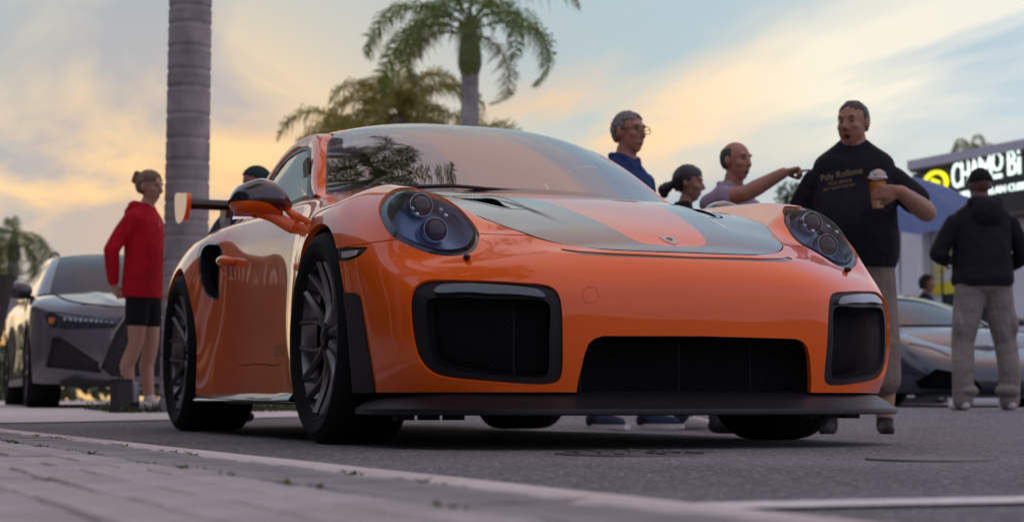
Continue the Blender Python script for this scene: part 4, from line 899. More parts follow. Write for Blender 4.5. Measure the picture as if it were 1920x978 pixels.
def leafy(base, H, rx, label, seed, n=2600, leaf=.10, trunk=.10, col=(.055, .08, .03)):
    g_ = np.random.default_rng(seed); root = empty('tree', base, 0, label, 'tree', 'far trees beyond the street'); mb = MB(); mb.tube([(0, 0, 0), (.05, 0, H*.3), (.0, .08, H*.55), (.1, .1, H*.8)], [trunk, trunk*.8, trunk*.55, trunk*.2], 8)
    for i in range(6): a = i*1.05; mb.tube([(.03, .03, H*.4), (rx*.35*math.cos(a), rx*.35*math.sin(a), H*.6), (rx*.7*math.cos(a), rx*.7*math.sin(a), H*.75)], [trunk*.5, trunk*.3, trunk*.1], 6)
    mb.build('trunk', BARK, root); cl = [(g_.normal(0, rx*.42), g_.normal(0, rx*.42), H*g_.uniform(.45, .95), g_.uniform(.25, .5)*rx) for _ in range(16)]; mb = MB()
    for _ in range(n):
        c = cl[int(g_.integers(16))]; d = g_.normal(0, 1, 3); d /= np.linalg.norm(d); p = np.array(c[:3])+d*c[3]*g_.uniform(.5, 1.05); u = g_.normal(0, 1, 3); u /= np.linalg.norm(u); v = np.cross(u, d); v /= np.linalg.norm(v)+1e-9; mb.add([p-u*leaf, p+v*leaf*.5, p+u*leaf, p-v*leaf*.5], [(0, 1, 2, 3)])
    mb.build('crown', mat('far_leaf', col, .7), root, False, fix=False)
leafy(place(1512, 46), 5.9, 1.1, 'narrow far tree between the pointing man and the man with the cup', 31)
leafy(place(1452, 60), 6.8, 2.0, 'low far tree line seen under the pointing arm', 32, 3000, .14)
leafy(place(-60, 60), 5.0, 2.6, 'low dark tree beside the small distant palm', 33, 3000, .14)
leafy(place(1575, 70), 7.4, 3.0, 'broad far tree behind the man with the cup', 34, 3000, .16)
# ================================================================== people
def skin(name, c): return mat(name, c, .5, 0, 0, .4, bump=(60, .15, .003), noise=(14, .12))
def cloth(name, c, b=.5): return mat(name, c, .85, 0, 0, .2, bump=(13, b, .03), noise=(5, .15))
class Fig:
    """a figure: tapered limbs, torso rings and head masses fused into one skin, coloured by the nearest limb"""
    def __init__(s, name, px, dep, H, head_dir, label, top_z=None):
        s.base = place(px, dep); s.k = H/1.75; f = np.array([*head_dir, 0.0]); s.f = f/np.linalg.norm(f); s.l = np.array([-s.f[1], s.f[0], 0]); s.prims = []; s.root = empty(name, s.base, 0, label, 'person')
    def P(s, p): p = np.asarray(p, float)*s.k; return s.f*p[0]+s.l*p[1]+np.array([0, 0, 1.0])*p[2]
    def cap(s, a, ra, b, rb, m): s.prims.append(('c', s.P(a), ra*s.k, s.P(b), rb*s.k, m))
    def chain(s, pts, m):
        for (a, ra), (b, rb) in zip(pts[:-1], pts[1:]): s.cap(a, ra, b, rb, m)
    def ell(s, c, rad, m, R_=None): s.prims.append(('e', s.P(c), np.array(rad)*s.k, R_ if R_ is not None else np.stack([s.f, s.l, [0, 0, 1]], 1), m))
    def loft(s, rings, m): s.prims.append(('l', [(s.P((f, 0, z)), rx*s.k, ry*s.k) for f, z, rx, ry in rings], m))
    def head(s, c, yaw=0, pitch=0, mskin=0, fem=False, jaw=1.0):
        cy, sy_ = math.cos(yaw), math.sin(yaw); f = s.f*cy+s.l*sy_; l = -s.f*sy_+s.l*cy; u = np.array([0, 0, 1.0]); f2 = f*math.cos(pitch)-u*math.sin(pitch); u2 = u*math.cos(pitch)+f*math.sin(pitch); s.HR = np.stack([f2, l, u2], 1); s.HC = s.P(c)
        def h(p): return s.HC+s.HR@(np.array(p)*s.k)
        s.h = h; k = s.k
        def E(p, r): s.prims.append(('e', h(p), np.array(r)*k, s.HR, mskin))
        def Cp(a, ra, b, rb): s.prims.append(('c', h(a), ra*k, h(b), rb*k, mskin))
        E((-.012, 0, .022), (.096, .076, .094)); E((.022, 0, -.035), (.068, .060*jaw, .078)); E((.045, 0, -.088), (.032, .034*jaw, .026)); Cp((.082, 0, .018), .009, (.104, 0, -.020), .0125); Cp((.098, -.009, -.026), .008, (.098, .009, -.026), .008)
        Cp((.074, -.036, .034), .0125, (.074, .036, .034), .0125); E((.052, .036, -.018), (.032, .027, .026)); E((.052, -.036, -.018), (.032, .027, .026)); Cp((.078, -.017, -.060), .0085, (.078, .017, -.060), .0085); Cp((.074, -.013, -.072), .008, (.074, .013, -.072), .008)
        for t in (-1, 1): E((-.010, t*.078, -.004), (.019, .010, .031))
    def hand(s, w, d, n, m, pose='curl', spread=.3):
        """palm from the wrist along d, fingers bending towards n (world vectors in figure axes)"""
        w, d, n = np.array(w, float), np.array(d, float), np.array(n, float); d /= np.linalg.norm(d); n = n-d*(n@d); n /= np.linalg.norm(n); sd = np.cross(d, n)
        for o in (-.026, -.009, .009, .026): s.cap(w+sd*o*.8, .014, w+d*.085+sd*o, .0125, m)
        L = [.060, .070, .075, .066]
        for i, o in enumerate((-.030, -.010, .010, .030)):
            q = w+d*.088+sd*o; b = {'curl': (.6, .9), 'point': (1.35, 1.5), 'grip': (.75, .85), 'flat': (.15, .2)}[pose]
            if pose == 'point' and i == 3: b = (.03, .05)
            l_ = L[i]; d1 = d*math.cos(b[0])+n*math.sin(b[0]); d2 = d*math.cos(b[0]+b[1])+n*math.sin(b[0]+b[1]); q2 = q+d1*l_*.55; q3 = q2+d2*l_*.5; s.chain([(q, .0095), (q2, .009), (q3, .0078)], m)
        q = w+d*.03+sd*.034; t1 = q+d*.035+sd*.022+n*.018; t2 = t1+d*.028+n*.016; s.chain([(w+d*.015+sd*.02, .014), (q, .013), (t1, .011), (t2, .009)], m)
    def build(s, mats, vox=.0068, smooth=3):
        mb = MB()
        for p in s.prims:
            if p[0] == 'c':
                _, a, ra, b, rb, m = p; d = b-a; L = np.linalg.norm(d)+1e-9; t = d/L; v = np.array([1., 0, 0]) if abs(t[0]) < .8 else np.array([0, 1., 0]); x = np.cross(t, v); x /= np.linalg.norm(x); y = np.cross(t, x); n = 14; V = []; rows = []
                for w in np.linspace(-math.pi/2, 0, 5)[:]: rows.append((a+t*ra*math.sin(w), ra*math.cos(w)))
                for w in np.linspace(0, math.pi/2, 5)[:]: rows.append((b+t*rb*math.sin(w), rb*math.cos(w)))
                G_ = [[c+max(r_, 1e-4)*(x*math.cos(q)+y*math.sin(q)) for q in np.linspace(0, 2*math.pi, n, endpoint=False)] for c, r_ in rows]; V = [v_ for r_ in G_ for v_ in r_]; F = [(i*n+j, i*n+(j+1) % n, (i+1)*n+(j+1) % n, (i+1)*n+j) for i in range(len(rows)-1) for j in range(n)]; F += [tuple(range(n))[::-1], tuple((len(rows)-1)*n+j for j in range(n))]; mb.add(V, F)
            elif p[0] == 'l':
                n = 28; cc = np.array([[*c, a, b] for c, a, b in p[1]]); q = spline(cc, 26); G_ = [[r_[:3]+s.f*r_[3]*math.copysign(abs(math.cos(w))**.85, math.cos(w))+s.l*r_[4]*math.copysign(abs(math.sin(w))**.85, math.sin(w)) for w in np.linspace(0, 2*math.pi, n, endpoint=False)] for r_ in q]
                V = [v_ for r_ in G_ for v_ in r_]; F = [(i*n+j, i*n+(j+1) % n, (i+1)*n+(j+1) % n, (i+1)*n+j) for i in range(25) for j in range(n)]; F += [tuple(range(n))[::-1], tuple(25*n+j for j in range(n))]; mb.add(V, F)
            else:
                _, c, rad, Rm, m = p; n = 20; G_ = []
                for w in np.linspace(-math.pi/2, math.pi/2, 13): G_.append([c+Rm@(rad*np.array([max(math.cos(w), 1e-3)*math.cos(q), max(math.cos(w), 1e-3)*math.sin(q), math.sin(w)])) for q in np.linspace(0, 2*math.pi, n, endpoint=False)])
                V = [v_ for r_ in G_ for v_ in r_]; F = [(i*n+j, i*n+(j+1) % n, (i+1)*n+(j+1) % n, (i+1)*n+j) for i in range(12) for j in range(n)]; F += [tuple(range(n))[::-1], tuple(12*n+j for j in range(n))]; mb.add(V, F)
        o = mb.build('body', mats[0], s.root, fix=True); r = o.modifiers.new('r', 'REMESH'); r.mode = 'VOXEL'; r.voxel_size = vox; r.use_smooth_shade = True; sm = o.modifiers.new('s', 'SMOOTH'); sm.iterations = smooth; sm.factor = .5
        dg = bpy.context.evaluated_depsgraph_get(); me = bpy.data.meshes.new_from_object(o.evaluated_get(dg)); o.modifiers.clear(); o.data = me
        nP = len(me.polygons); C_ = np.zeros(nP*3); me.polygons.foreach_get('center', C_); C_ = C_.reshape(-1, 3); best = np.full(nP, 1e9); lab = np.zeros(nP, np.int32)
        for p in s.prims:
            if p[0] == 'c':
                _, a, ra, b, rb, m = p; e = b-a; t = np.clip((C_-a)@e/(e@e+1e-12), 0, 1); d = np.linalg.norm(C_-a-t[:, None]*e, axis=1)-(ra+(rb-ra)*t)
            elif p[0] == 'l':
                m = p[2]; cc = np.array([[*c, a, b] for c, a, b in p[1]]); q = spline(cc, 60); o_ = np.argsort(q[:, 2]); q = q[o_]; r_ = np.stack([np.interp(C_[:, 2], q[:, 2], q[:, j]) for j in range(5)], 1); w = C_-r_[:, :3]; u = np.stack([(w@s.f)/r_[:, 3], (w@s.l)/r_[:, 4]], 1); ln = np.linalg.norm(u, axis=1)+1e-9; d = (ln-1)*np.linalg.norm(w[:, :2], axis=1)/ln; oz = np.maximum(np.maximum(q[0, 2]-C_[:, 2], C_[:, 2]-q[-1, 2]), 0); d = np.where(oz > 0, np.hypot(np.maximum(d, 0), oz), np.maximum(d, -1))
            else:
                _, c, rad, Rm, m = p; q = (C_-c)@Rm/rad; ln = np.linalg.norm(q, axis=1)+1e-9; d = (ln-1)*np.linalg.norm((C_-c), axis=1)/ln
            k = d < best; best[k] = d[k]; lab[k] = m
        me.materials.clear(); [me.materials.append(m) for m in mats]; me.polygons.foreach_set('material_index', lab); me.polygons.foreach_set('use_smooth', np.ones(nP, bool)); me.update(); return o
    def face(s, eye=(.10, .06, .03), brow=(.03, .02, .015), lips=None, openm=False):
        EW = mat('eye_white', (.22, .19, .17), .4); EI = mat('iris_%d' % int(eye[0]*1000), eye, .15); k = s.k; up = s.HR[:, 2]
        for t in (-1, 1):
            c = s.h((.0700, t*.031, .011)); o = MB().lathe([(.0115*k*math.sin(a), .0115*k*math.cos(a)) for a in np.linspace(.02, math.pi-.02, 9)], 16, axis=0, c=(0, 0, 0)).build('eye', EW, s.root); o.matrix_local = Matrix.Translation(Vector(c))@Matrix(s.HR.tolist()).to_4x4()@Matrix.Diagonal((1, 1.1, .46, 1))
            o2 = MB().lathe([(.0001, .0124*k), (.0055*k, .0116*k), (.0072*k, .0100*k)], 14, axis=0).build('iris', EI, o)
            pts = [s.h((.0865-.010*abs(j)*.5, t*(.031+.013*j), .035+.003*(1-abs(j)))) for j in (-1.2, -.4, .4, 1.2)]; MB().tube(pts, [.002*k, .0038*k, .0036*k, .0015*k], 6).build('eyebrow', mat('brow_%d' % int(brow[0]*1000), brow, .8), s.root)
        lm = mat('lips_%d' % int((lips or (.25, .09, .07))[0]*1000), lips or (.25, .09, .07), .45)
        if openm: MB().lathe([(.001, .004*k), (.016*k, .003*k), (.019*k, -.002*k)], 18, axis=0).build('mouth', mat('mouth_inside', (.02, .008, .008), .5), s.root).matrix_local = Matrix.Translation(Vector(s.h((.0835, 0, -.066))))@Matrix(s.HR.tolist()).to_4x4()@Matrix.Diagonal((1, 1, .72, 1))
        else: MB().tube([s.h((.080, -.022, -.065)), s.h((.0875, -.008, -.064)), s.h((.0875, .008, -.064)), s.h((.080, .022, -.065))], [.002*k, .004*k, .004*k, .002*k], 6).build('mouth', lm, s.root)
    def hair(s, m, keep, k=1.07, lump=.004, seed=0, name='hair', rad=(.096, .077, .096), cen=(-.012, 0, .022)):
        g_ = np.random.default_rng(seed); G_ = []; nu, nv = 34, 48; ph = g_.uniform(0, 6, 8)
        for a in np.linspace(-math.pi/2, math.pi/2, nu):
            row = []
            for b in np.linspace(0, 2*math.pi, nv):
                d = np.array([math.cos(a)*math.cos(b), math.cos(a)*math.sin(b), math.sin(a)]); n = sum(math.sin(d@np.array([9+5*i, 7-4*i, 11+3*i])*1.6+ph[i]) for i in range(5))/4; row.append(np.array(cen)+d*np.array(rad)*k+d*lump*n)
            G_.append(row)
        G_ = np.array(G_); V = G_.reshape(-1, 3); F = []
        for i in range(nu-1):
            for j in range(nv-1):
                q = (i*nv+j, i*nv+j+1, (i+1)*nv+j+1, (i+1)*nv+j); c = V[list(q)].mean(0); jt = np.array([math.sin(c[1]*310+c[2]*190), math.sin(c[2]*270+c[0]*160), math.sin(c[0]*330+c[1]*220)])*.0045
                if keep(c+jt): F.append(q)
        V = np.array([s.h(v) for v in V]); used = sorted({i for f in F for i in f}); mp_ = {u: i for i, u in enumerate(used)}; inn = [s.HC+(V[u]-s.HC)*.93 for u in used]; n = len(used); F2 = [tuple(mp_[i] for i in f) for f in F]; return mesh(name, [V[u] for u in used]+inn, F2+[tuple(i+n for i in f[::-1]) for f in F2], m, s.root)
def legs(F, m_leg, m_shoe, w=1.0, stance=.10, feet=((0, 0), (0, 0)), split=None, m_low=None):
    for i, t in enumerate((1, -1)):
        fx, fy = feet[i]; hip = (0, t*.085, .92); kn = (.012+fx*.5, t*(stance+.005)+fy*.5, .49); an = (fx-.01, t*(stance+.01)+fy, .085)
        if split is None: F.chain([(hip, .092*w), (((hip[0]+kn[0])/2, (hip[1]+kn[1])/2, .70), .080*w), (kn, .062*w), ((an[0]-.02, an[1], .30), .060*w), ((an[0], an[1], .07), .056*w)], m_leg)
        else:
            zs = split; mid = ((hip[0]+kn[0])/2, (hip[1]+kn[1])/2, .70)
            if zs > .49: F.chain([(hip, .095*w), ((kn[0]*.4, hip[1]+(kn[1]-hip[1])*.4, zs), .086*w)], m_leg); F.chain([((kn[0]*.4, hip[1]+(kn[1]-hip[1])*.4, zs), .074), (kn, .053), ((an[0]-.03, an[1], .33), .053), ((an[0], an[1], .09), .036)], m_low)
            else: F.chain([(hip, .095*w), (mid, .088*w), (kn, .080*w), ((kn[0]*.6+an[0]*.4, kn[1]*.6+an[1]*.4, zs), .078*w)], m_leg); F.chain([((kn[0]*.6+an[0]*.4, kn[1]*.6+an[1]*.4, zs), .062), ((an[0]-.02, an[1], .24), .060), ((an[0], an[1], .09), .044)], m_low)
        F.chain([((an[0]-.035, an[1], .045), .040), ((an[0]+.08, an[1]+t*.008, .040), .042), ((an[0]+.165, an[1]+t*.018, .032), .032)], m_shoe); F.cap((an[0], an[1], .09), .044, (an[0]+.02, an[1], .055), .045, m_shoe)
def torso(F, m, w=1.0, belly=0.0, hem=.86, m_hem=None, sh=1.455):
    F.loft([(0, hem-.01, .118*w+belly*.3, .172*w), (0, hem+.05, .122*w+belly*.5, .176*w+belly*.2), (belly*.35, 1.02, .116*w+belly*.8, .166*w+belly*.4), (belly*.45, 1.12, .112*w+belly, .160*w+belly*.4), (belly*.3, 1.22, .116*w+belly*.6, .168*w+belly*.2), (.005, 1.31, .114*w+belly*.2, .176*w), (0, sh-.075, .106*w, .176*w), (-.005, sh-.035, .092*w, .158*w), (-.005, sh+.005, .076*w, .112*w), (0, sh+.05, .058*w, .064*w)], m)
def arm(F, t, pts, ms, mskin, sl=.5, r=1.0, w=1.0):
    """shoulder-elbow-wrist; sleeve covers the upper part up to share sl of the upper arm (>1: down to the wrist)"""
    a, b, c = [np.array(p, float) for p in pts]
    if sl > 1: F.chain([(a+[0, 0, -.02], .058*w), ((a+b)/2, .058*w), (b, .054*w), ((b+c)/2, .050*w), (c-(c-b)*.06, .040*w)], ms)
    else: q = a+(b-a)*sl; F.chain([(a+[0, 0, -.02], .058*w), (q, .064*w)], ms); F.chain([(q, .047*r), (b, .043*r), (b+(c-b)*.3, .044*r), (c, .029*r)], mskin)
toCam = -FH; right = RH
SK1, SK2, SK3, SK4 = skin('skin_fair', (.46, .26, .19)), skin('skin_tan', (.36, .18, .12)), skin('skin_olive', (.33, .17, .105)), skin('skin_deep', (.12, .06, .04))
SHOEW = mat('shoe_white', (.62, .60, .58), .6); SHOEN = cloth('shoe_navy', (.03, .045, .09)); SHOED = mat('shoe_dark', (.010, .010, .011), .7, spec=.3)
# 1 woman in a red hoodie
F = Fig('person', 268, 11.5, 1.66, right*.96+toCam*.28, 'woman in red zip hoodie and black shorts, hands behind her back'); RED = cloth('red_fleece', (.50, .008, .02), .6); BLKC = cloth('black_jersey', (.010, .010, .012), .3)
legs(F, 2, 3, .98, .085, ((.02, 0), (-.03, 0)), split=.66, m_low=0); torso(F, 1, 1.02, .025, .83, sh=1.455); F.ell((0, 0, .84), (.118, .165, .09), 2)
F.cap((-.055, -.06, 1.475), .05, (-.055, .06, 1.475), .05, 1); F.ell((-.09, 0, 1.43), (.06, .10, .07), 1)
for t in (1, -1): arm(F, t, ((-.01, t*.17, 1.40), (-.13, t*.24, 1.15), (-.19, t*.10, .93)), 1, 0, 2, 1, 1.05); F.hand((-.19, t*.10, .92), (-.05, -t*.5, -.8), (.3, -t*.6, .1), 0)
F.cap((0, 0, 1.46), .054, (.03, 0, 1.53), .050, 0); F.head((.035, 0, 1.625), R(-2), R(10), 0, True, .92); F.build([SK1, RED, BLKC, SHOEW]); F.face((.10, .12, .12), (.10, .06, .03))
HB = mat('hair_blonde', (.20, .125, .065), .55, noise=(40, .4), bump=(90, .6, .004)); F.hair(HB, lambda c: (c[2] > .045 and c[0] < .062) or (c[0] < .0 and c[2] > -.055) and not (abs(c[1]) > .06 and c[2] < .01 and c[0] > -.035), 1.09, .005, 1)
mb = MB(); 
for i, (x, y, z, r_) in enumerate(((-.115, 0, .050, .036), (-.125, .02, .075, .026), (-.11, -.022, .078, .024), (-.128, -.005, .03, .024))): mb.lathe([(r_*math.sin(a), r_*math.cos(a)) for a in np.linspace(.01, math.pi-.01, 9)], 14, axis=2, c=F.h((x, y, z)))
mb.build('hair_bun', HB, F.root)
MB().box(F.P((-.215, -.02, .845)), (.012, .07, .012), rot=[[1, 0, 0], [0, .6, .8], [0, -.8, .6]]).build('key_fob', SATIN, F.root, False)
zp_ = [F.P((.118, 0, z)) for z in (.84, .95, 1.1, 1.25, 1.38)]; MB().tube(zp_, .004, 6).build('zip', mat('zip_grey', (.5, .45, .45), .4), F.root)
# 2 man with glasses
F = Fig('person', 1172, 9.5, 1.80, right*.72+toCam*.62, 'grey-haired man with glasses in a dark blue shirt'); NAVY = cloth('blue_shirt', (.018, .045, .14), .6); JEAN = cloth('dark_jeans', (.03, .035, .05))
legs(F, 2, 3, 1.0, .13, ((.03, .04), (-.06, -.02))); torso(F, 1, 1.06, .035, .80); F.ell((0, 0, .93), (.12, .17, .10), 2)
for t in (1, -1): arm(F, t, ((0, t*.19, 1.39), (-.03, t*.265, 1.12), (.05, t*.26, .88)), 1, 0, .75, 1.05, 1.05); F.hand((.05, t*.26, .87), (.1, 0, -1), (.3, -t*.8, 0), 0)
F.cap((0, 0, 1.45), .060, (.02, 0, 1.54), .058, 0)
for t in (1, -1): F.chain([((-.05, t*.05, 1.505), .022), ((.045, t*.065, 1.485), .020), ((.085, t*.03, 1.43), .014)], 1)
F.head((.035, 0, 1.632), R(0), R(2), 0, False, 1.06); F.build([SK2, NAVY, JEAN, SHOEN]); F.face((.06, .05, .04), (.09, .075, .065))
HG = mat('hair_grey', (.155, .145, .14), .6, noise=(50, .45), bump=(90, .6, .003)); HG_ = F.hair(HG, lambda c: (c[2] > .070 and c[0] < .066) or (c[0] < .018 and c[2] > .012) or (c[0] < -.035 and c[2] > -.05), 1.06, .005, 2)
gm = mat('glasses_frame', (.012, .012, .013), .3); mb = MB()
for t in (-1, 1):
    mb.tube([F.h((.101-.012*abs(a_)*0, t*.034+.026*math.copysign(abs(math.cos(w))**.6, math.cos(w)), .008+.019*math.copysign(abs(math.sin(w))**.6, math.sin(w)))) for w in np.linspace(0, 2*math.pi, 22) for a_ in (0,)], .0024, 5, cap=False); mb.tube([F.h((.098, t*.060, .016)), F.h((.02, t*.082, .012)), F.h((-.025, t*.083, .004))], .0024, 5)
mb.tube([F.h((.101, -.009, .012)), F.h((.108, 0, .014)), F.h((.101, .009, .012))], .0022, 5); mb.build('glasses', gm, F.root, fix=False)
SOLE = mat('sole_white', (.60, .60, .60), .6)
for t, (fx_, fy_) in ((1, (.03, .04)), (-1, (-.06, -.02))):
    c_ = F.P((fx_+.06, t*.14+fy_, .012)); q = MB(); G_ = [[F.P((fx_-.01-.05+.28*u, t*.14+fy_+t*.012*u+w*(.046-.012*abs(u-.45)), z)) for w in (-1, -.5, .5, 1)] for z in (.004, .030) for u in (0,)]
    pts = [F.P((fx_-.055+.262*u, t*.14+fy_+t*.02*u+sg*(.047*math.sin(math.pi*min(max(u, .06), .94))**.35), 0)) for sg in (1, -1) for u in (np.linspace(0, 1, 14) if sg > 0 else np.linspace(1, 0, 14))]
    q.prism([(p[0], p[1]) for p in pts], 2, .002, .026); q.build('shoe_sole', SOLE, F.root, sharp=40)
# 3 woman with tied-back dark hair
F = Fig('person', 1283, 9.9, 1.56, right*.97+toCam*.2, 'woman with dark tied-back hair seen in profile'); BLKT = cloth('black_top', (.014, .014, .016))
legs(F, 2, 3, .98, .08); torso(F, 1, .95, .015, .84); F.ell((0, 0, .93), (.115, .165, .10), 2)
for t in (1, -1): arm(F, t, ((0, t*.165, 1.40), (-.03, t*.23, 1.13), (.06, t*.22, .90)), 1, 0, .45, .9, .9); F.hand((.06, t*.22, .89), (.1, 0, -1), (.3, -t*.8, 0), 0)
F.cap((0, 0, 1.45), .050, (.025, 0, 1.53), .047, 0); F.head((.04, 0, 1.628), R(-4), R(8), 0, True, .95); F.build([SK3, BLKT, JEAN, SHOEW]); F.face((.03, .02, .015), (.02, .015, .012))
HK = mat('hair_black', (.010, .009, .009), .45, noise=(40, .3), bump=(90, .5, .003)); F.hair(HK, lambda c: (c[2] > .050 and c[0] < .074) or (c[0] < .02 and c[2] > .0) or (c[0] < -.03 and c[2] > -.06), 1.11, .004, 3)
mb = MB()
for (x, y, z, r_) in ((-.118, 0, -.022, .026), (-.145, 0, -.042, .034), (-.165, 0, -.060, .036), (-.158, 0, -.085, .028)): mb.lathe([(r_*math.sin(a), r_*math.cos(a)) for a in np.linspace(.01, math.pi-.01, 9)], 14, axis=2, c=F.h((x, y, z)))
mb.build('hair_bun', HK, F.root)
# 4 bald man pointing
F = Fig('person', 1374, 9.5, 1.655, right*.62+toCam*.78, 'balding man in pale lilac polo shirt pointing with outstretched arm'); LIL = cloth('lilac_polo', (.30, .25, .33), .6)
legs(F, 2, 3, 1.0, .11); torso(F, 1, 1.05, .04, .82); F.ell((0, 0, .93), (.12, .17, .10), 2)
fr = F.f; rt3 = np.array([*right, 0]); dirp = np.array([rt3@F.f, rt3@F.l, 0]); tc3 = np.array([*toCam, 0]); tcl = np.array([tc3@F.f, tc3@F.l, 0])
S_ = np.array([.0, -.185, 1.38]); El = S_+dirp*.19+tcl*.17+np.array([0, 0, .02]); Wr = El+dirp*.215+tcl*.06+np.array([0, 0, .115]); arm(F, -1, (S_, El, Wr), 1, 0, .48, 1.12, 1.1); F.hand(Wr, dirp+np.array([0, 0, .22]), np.array([0, 0, -1.0])+tcl*.3, 0, 'point')
arm(F, 1, ((0, .185, 1.38), (-.04, .25, 1.12), (.08, .24, .92)), 1, 0, .48, 1.05, 1.0); F.hand((.08, .24, .91), (.2, 0, -1), (.3, -.8, 0), 0)
F.cap((0, 0, 1.45), .060, (.03, 0, 1.54), .058, 0)
for t in (1, -1): F.chain([((-.05, t*.05, 1.495), .020), ((.045, t*.065, 1.475), .018), ((.08, t*.03, 1.43), .013)], 1)
F.head((.045, 0, 1.628), R(6), R(4), 0, False, 1.0); F.build([SK2, LIL, JEAN, SHOED]); F.face((.04, .03, .02), (.045, .035, .03), openm=True)
F.hair(mat('hair_cropped', (.05, .042, .04), .7, noise=(60, .4)), lambda c: c[0] < .012 and -.045 < c[2] < .070 and not (c[0] > -.03 and c[2] < -.02), 1.035, .001, 4)
# 5 man in black T-shirt with a drink
F = Fig('person', 1606, 9.1, 1.82, toCam*.97-right*.22, 'large man in black printed T-shirt holding an orange iced drink'); BT = cloth('black_tshirt', (.0105, .0115, .017), .8); KH = cloth('khaki_shorts', (.20, .165, .135), .7)
legs(F, 2, 3, 1.22, .115, ((.0, .01), (.03, -.02)), split=.30, m_low=0); torso(F, 1, 1.20, .075, .885, sh=1.495); F.ell((.0, 0, .90), (.150, .205, .12), 2)
arm(F, -1, ((0, -.200, 1.355), (-.05, -.300, 1.13), (-.02, -.32, .88)), 1, 0, .64, 1.15, 1.22); F.hand((-.02, -.32, .87), (0, 0, -1), (.5, .6, 0), 0)
W5 = np.array([.365, .235, 1.225]); arm(F, 1, ((0, .200, 1.355), (.05, .365, 1.155), W5), 1, 0, .66, 1.2, 1.22); F.hand(W5+[.0, -.01, 0], (.06, -1.0, .03), (-1, 0, .0), 0, 'grip')
F.cap((0, 0, 1.45), .072, (.02, 0, 1.55), .068, 0); F.head((.035, .0, 1.632), R(-24), R(6), 0, False, 1.16); F.build([SK3, BT, KH, SHOED]); F.face((.03, .02, .015), (.02, .015, .012), openm=True)
F.hair(HK, lambda c: (c[2] > .078 and c[0] < .056) or (c[0] < .012 and c[2] > .020) or (c[0] < -.04 and c[2] > -.04), 1.05, .0045, 5)
fig5 = F
GOLD = mat('print_gold', (.30, .23, .12), .8)
def shirt_text(s, size, l0, z, rot, f0, sx=1.0):
    me = text_mesh(s, size, .0008); me.materials.clear(); me.materials.append(GOLD); V = []
    for v in me.vertices:
        a, b = v.co.x*sx, v.co.y; y = l0+a*math.cos(rot)-b*math.sin(rot); zz = z+a*math.sin(rot)+b*math.cos(rot); V.append((y, zz, v.co.z))
    for v, q in zip(me.vertices, V): v.co = Vector(F.P((f0-1.0*(q[0]**2)+q[2], q[0], q[1])))
    o = bpy.data.objects.new('shirt_print', me); COL.objects.link(o); o.parent = F.root
shirt_text('Paly Rollone', .046, -.165, 1.315, R(9), .193, .95); shirt_text('TRUE SERVICE', .020, -.13, 1.290, R(8), .196); shirt_text('EST TEAM COUNT', .020, -.15, 1.262, R(8), .198)
# the drink
c5 = F.base+F.P(W5+[-.047, -.112, -.075]); cup = empty('drink_cup', c5, 0, 'clear plastic cup of orange iced drink in the hand of the large man', 'cup'); CUPG = glass_mat('cup_plastic', (.97, .97, .96), .05, .03, 1.25)
MB().lathe([(.030, 0), (.032, .003), (.046, .155), (.0485, .158), (.0485, .162)], 32, axis=2).build('cup_wall', CUPG, cup)
JU = mat('orange_juice', (.95, .46, .05), .3); MB().lathe([(.001, .098), (.0405, .098), (.0435, .138), (.001, .140)], 28, axis=2).build('drink', JU, cup); MB().lathe([(.001, .004), (.0295, .004), (.0402, .097), (.001, .0975)], 28, axis=2).build('milky_drink', mat('milky_drink', (.80, .62, .34), .4), cup)
MB().lathe([(.049, .160), (.047, .172), (.040, .190), (.022, .204), (.001, .207)], 28, axis=2).build('dome_lid', glass_mat('lid_plastic', (.9, .9, .88), .12, .22), cup); MB().lathe([(.0495, .157), (.0505, .161), (.0495, .166)], 32, axis=2).build('lid_rim', mat('lid_rim', (.7, .7, .7), .3), cup)
dd_ = CPOS-c5; an_ = math.atan2(dd_[1], dd_[0]); o = MB().lathe([(.0001, .0415), (.017, .0412), (.020, .0400)], 24, axis=0).build('logo_ring', mat('lid_rim'), cup); o.rotation_euler = (0, 0, an_+.35); o.location = (0, 0, .098); o = MB().lathe([(.0001, .0420), (.012, .0418)], 20, axis=0).build('logo_dot', mat('poster_black'), cup); o.rotation_euler = (0, 0, an_+.35); o.location = (0, 0, .098)
# 6 man in black hoodie from behind
F = Fig('person', 1846, 12.4, 1.79, FH*.99-right*.08, 'man seen from behind in black hoodie, black cap and khaki cargo trousers'); BH = cloth('black_hoodie', (.012, .012, .017), .7); KC = cloth('khaki_cargo', (.22, .195, .17), 1.0)
legs(F, 2, 3, 1.34, .145, ((.0, .02), (.02, -.02))); torso(F, 1, 1.18, .05, .90, sh=1.475); F.ell((0, 0, .93), (.150, .200, .13), 2); F.loft([(.02, .90, .158, .212), (.02, .93, .17, .225), (.02, .97, .168, .222)], 1)
for t in (1, -1): F.ell((-.02, t*.205, .62), (.075, .035, .10), 2); F.ell((-.02, t*.15, .14), (.095, .085, .05), 2)
arm(F, 1, ((0, .205, 1.37), (.03, .32, 1.13), (.24, .20, 1.10)), 1, 0, 2, 1.15, 1.2); F.hand((.25, .19, 1.10), (.9, -.3, .1), (0, -1, 0), 0); arm(F, -1, ((0, -.205, 1.37), (.03, -.32, 1.12), (.23, -.2, 1.02)), 1, 0, 2, 1.15, 1.2); F.hand((.24, -.19, 1.02), (.9, .3, .1), (0, 1, 0), 0)
F.cap((-.07, -.08, 1.49), .055, (-.07, .08, 1.49), .055, 1); F.ell((-.125, 0, 1.42), (.055, .125, .10), 1)
F.cap((0, 0, 1.46), .066, (.02, 0, 1.55), .064, 0); F.head((.03, 0, 1.632), 0, R(4), 0, False, 1.1); F.build([SK4, BH, KC, SHOEW]); F.face((.03, .02, .015))
